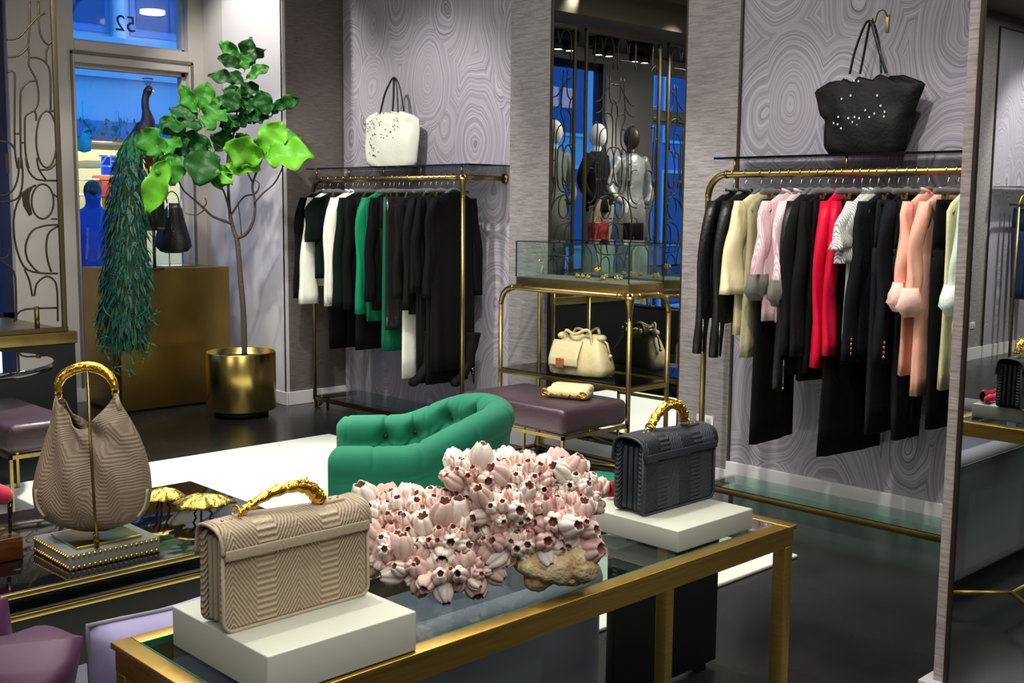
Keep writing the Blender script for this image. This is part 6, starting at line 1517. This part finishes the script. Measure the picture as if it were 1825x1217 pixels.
def stand_bag(px, X, lb, m, pat=None):
    p = mir(px, 430, X); z = mir(px, 432, X).z; 
    b = MB(); b.box(-0.10, 0.10, -0.12, 0.12, 0.0, z - 0.676, bev=0.002); o = b.build('pedestal', M_box); o.location = (p.x, p.y, 0.676); tag(o, 'pale pedestal under the %s, seen in the tall mirror' % lb.split(',')[0], 'pedestal')
    t = thing('handbag', lb, 'handbag', (p.x, p.y, z + 0.001)); b = MB(); b.box(-0.05, 0.05, -0.11, 0.11, 0, 0.20, bev=0.012); b.build('body', m, t)
    b = MB(); b.tube([(0, -0.06 + 0.0, 0.19)] + [(0, 0.06*-math.cos(R(a)), 0.2 + 0.05*math.sin(R(a))) for a in range(0, 181, 20)] + [(0, 0.06, 0.19)], 0.006, 6); b.build('handle', M_gold, t)
stand_bag(1066, -7.50, 'small red and black patterned handbag, reflected in the tall mirror', mat('red_black_print', rgb(214, 60, 58), 0.4, vary=1.0, vscale=16, vcol=rgb(20, 10, 10)))
stand_bag(1128, -7.50, 'dark plum handbag with gold handle, reflected in the tall mirror', mat('plum_leather', rgb(30, 14, 16), 0.3))
M_lampon = emis('lamp_disc', (1, 0.98, 0.95, 1), 14)
for i, (px, py) in enumerate(((1005, 90), (1076, 100), (1140, 112))):
    p = mir(px, py, -7.75); t = thing('ceiling_spotlight', ('black twin ceiling spotlight, leftmost of three in the tall mirror', 'black twin ceiling spotlight, middle of three in the tall mirror', 'black twin ceiling spotlight, rightmost of three in the tall mirror')[i], 'spotlight', (p.x, p.y, p.z))
    b = MB(); b.box(-0.06, 0.06, -0.16, 0.16, 0.09, 3.19 - p.z, bev=0.003); b.build('housing', M_blackmatt, t)
    for dy in (-0.08, 0.08):
        b = MB(); b.lathe([(0.055, 0.0), (0.06, 0.0), (0.06, 0.10), (0.001, 0.10)], (0, dy, 0), 20); b.build('can', M_blackmatt, t)
        b = MB(); b.lathe([(0.001, 0.01), (0.054, 0.01)], (0, dy, 0), 20); b.build('lamp', M_lampon, t)
# jeans and tops on the rack in the right mirror
C_den = cloth('blue_denim', rgb(52, 74, 112)); C_den2 = cloth('pale_denim', rgb(92, 122, 146)); C_ol = cloth('olive_cloth', rgb(70, 66, 50))
for k, (yy, m, hem, lb) in enumerate(((-5.52, C_den, 0.62, 'dark blue jeans hanging first on the mirrored rack'), (-5.62, C_den2, 0.60, 'pale blue jeans hanging second on the mirrored rack'), (-5.74, C_ol, 0.8, 'olive trousers hanging third on the mirrored rack'), (-5.86, C_blk2, 0.7, 'black trousers hanging fourth on the mirrored rack'), (-5.98, C_ol, 0.8, 'olive brown trousers hanging fifth on the mirrored rack'))):
    t = legs_garment('jeans' if k < 2 else 'trousers', lb, 'trousers', -4.72, yy, 1.66, m, hem, w=0.15, hemw=0.12, short=('mirrored dark jeans', 'mirrored pale jeans', 'mirrored olive trousers', 'mirrored black trousers', 'mirrored brown trousers')[k], where='mirrored', yaw=R(90))
# passer-by outside
def person(label, x, y, z0, rz, mc, mh):
    t = thing('person', label, 'person', (x, y, z0), rz)
    me = bpy.data.meshes.new('body'); V = [(0,0,.95),(0,0,1.15),(0,0,1.38),(0,0,1.50),(0,-.01,1.63),(0,-.01,1.72),(.18,0,1.40),(.24,.02,1.15),(.26,-.06,.92),(-.18,0,1.40),(-.26,.02,1.16),(-.22,-.14,.98),(.1,0,.9),(.13,-.10,.48),(.13,.02,.08),(.13,-.12,.04),(-.1,0,.9),(-.12,.06,.48),(-.12,.22,.10),(-.12,.10,.04)]
    E2 = [(0,1),(1,2),(2,3),(3,4),(4,5),(2,6),(6,7),(7,8),(2,9),(9,10),(10,11),(0,12),(12,13),(13,14),(14,15),(0,16),(16,17),(17,18),(18,19)]
    rad = [.14,.13,.15,.055,.10,.08,.07,.055,.04,.07,.055,.04,.10,.07,.05,.045,.10,.07,.05,.045]
    me.from_pydata(V, E2, []); me.materials.append(mc); o = bpy.data.objects.new('body', me); COL.objects.link(o); o.parent = t
    sk = o.modifiers.new('skin', 'SKIN'); o.modifiers.new('sub', 'SUBSURF').levels = 1
    for i, s in enumerate(me.skin_vertices[0].data): s.radius = (rad[i], rad[i]); s.use_root = (i == 0)
    b = MB(); b.ball((0, 0.01, 1.67), 0.115, 8, 0, (0.8, 0.95, 1.0)); b.build('hair', mh, t)
person('person in a blue coat walking past the door window', -11.5, at_x(168, 420, -11.5).y, -0.05, R(70), mat('blue_coat', rgb(50, 70, 150), 0.8), M_blackmatt)
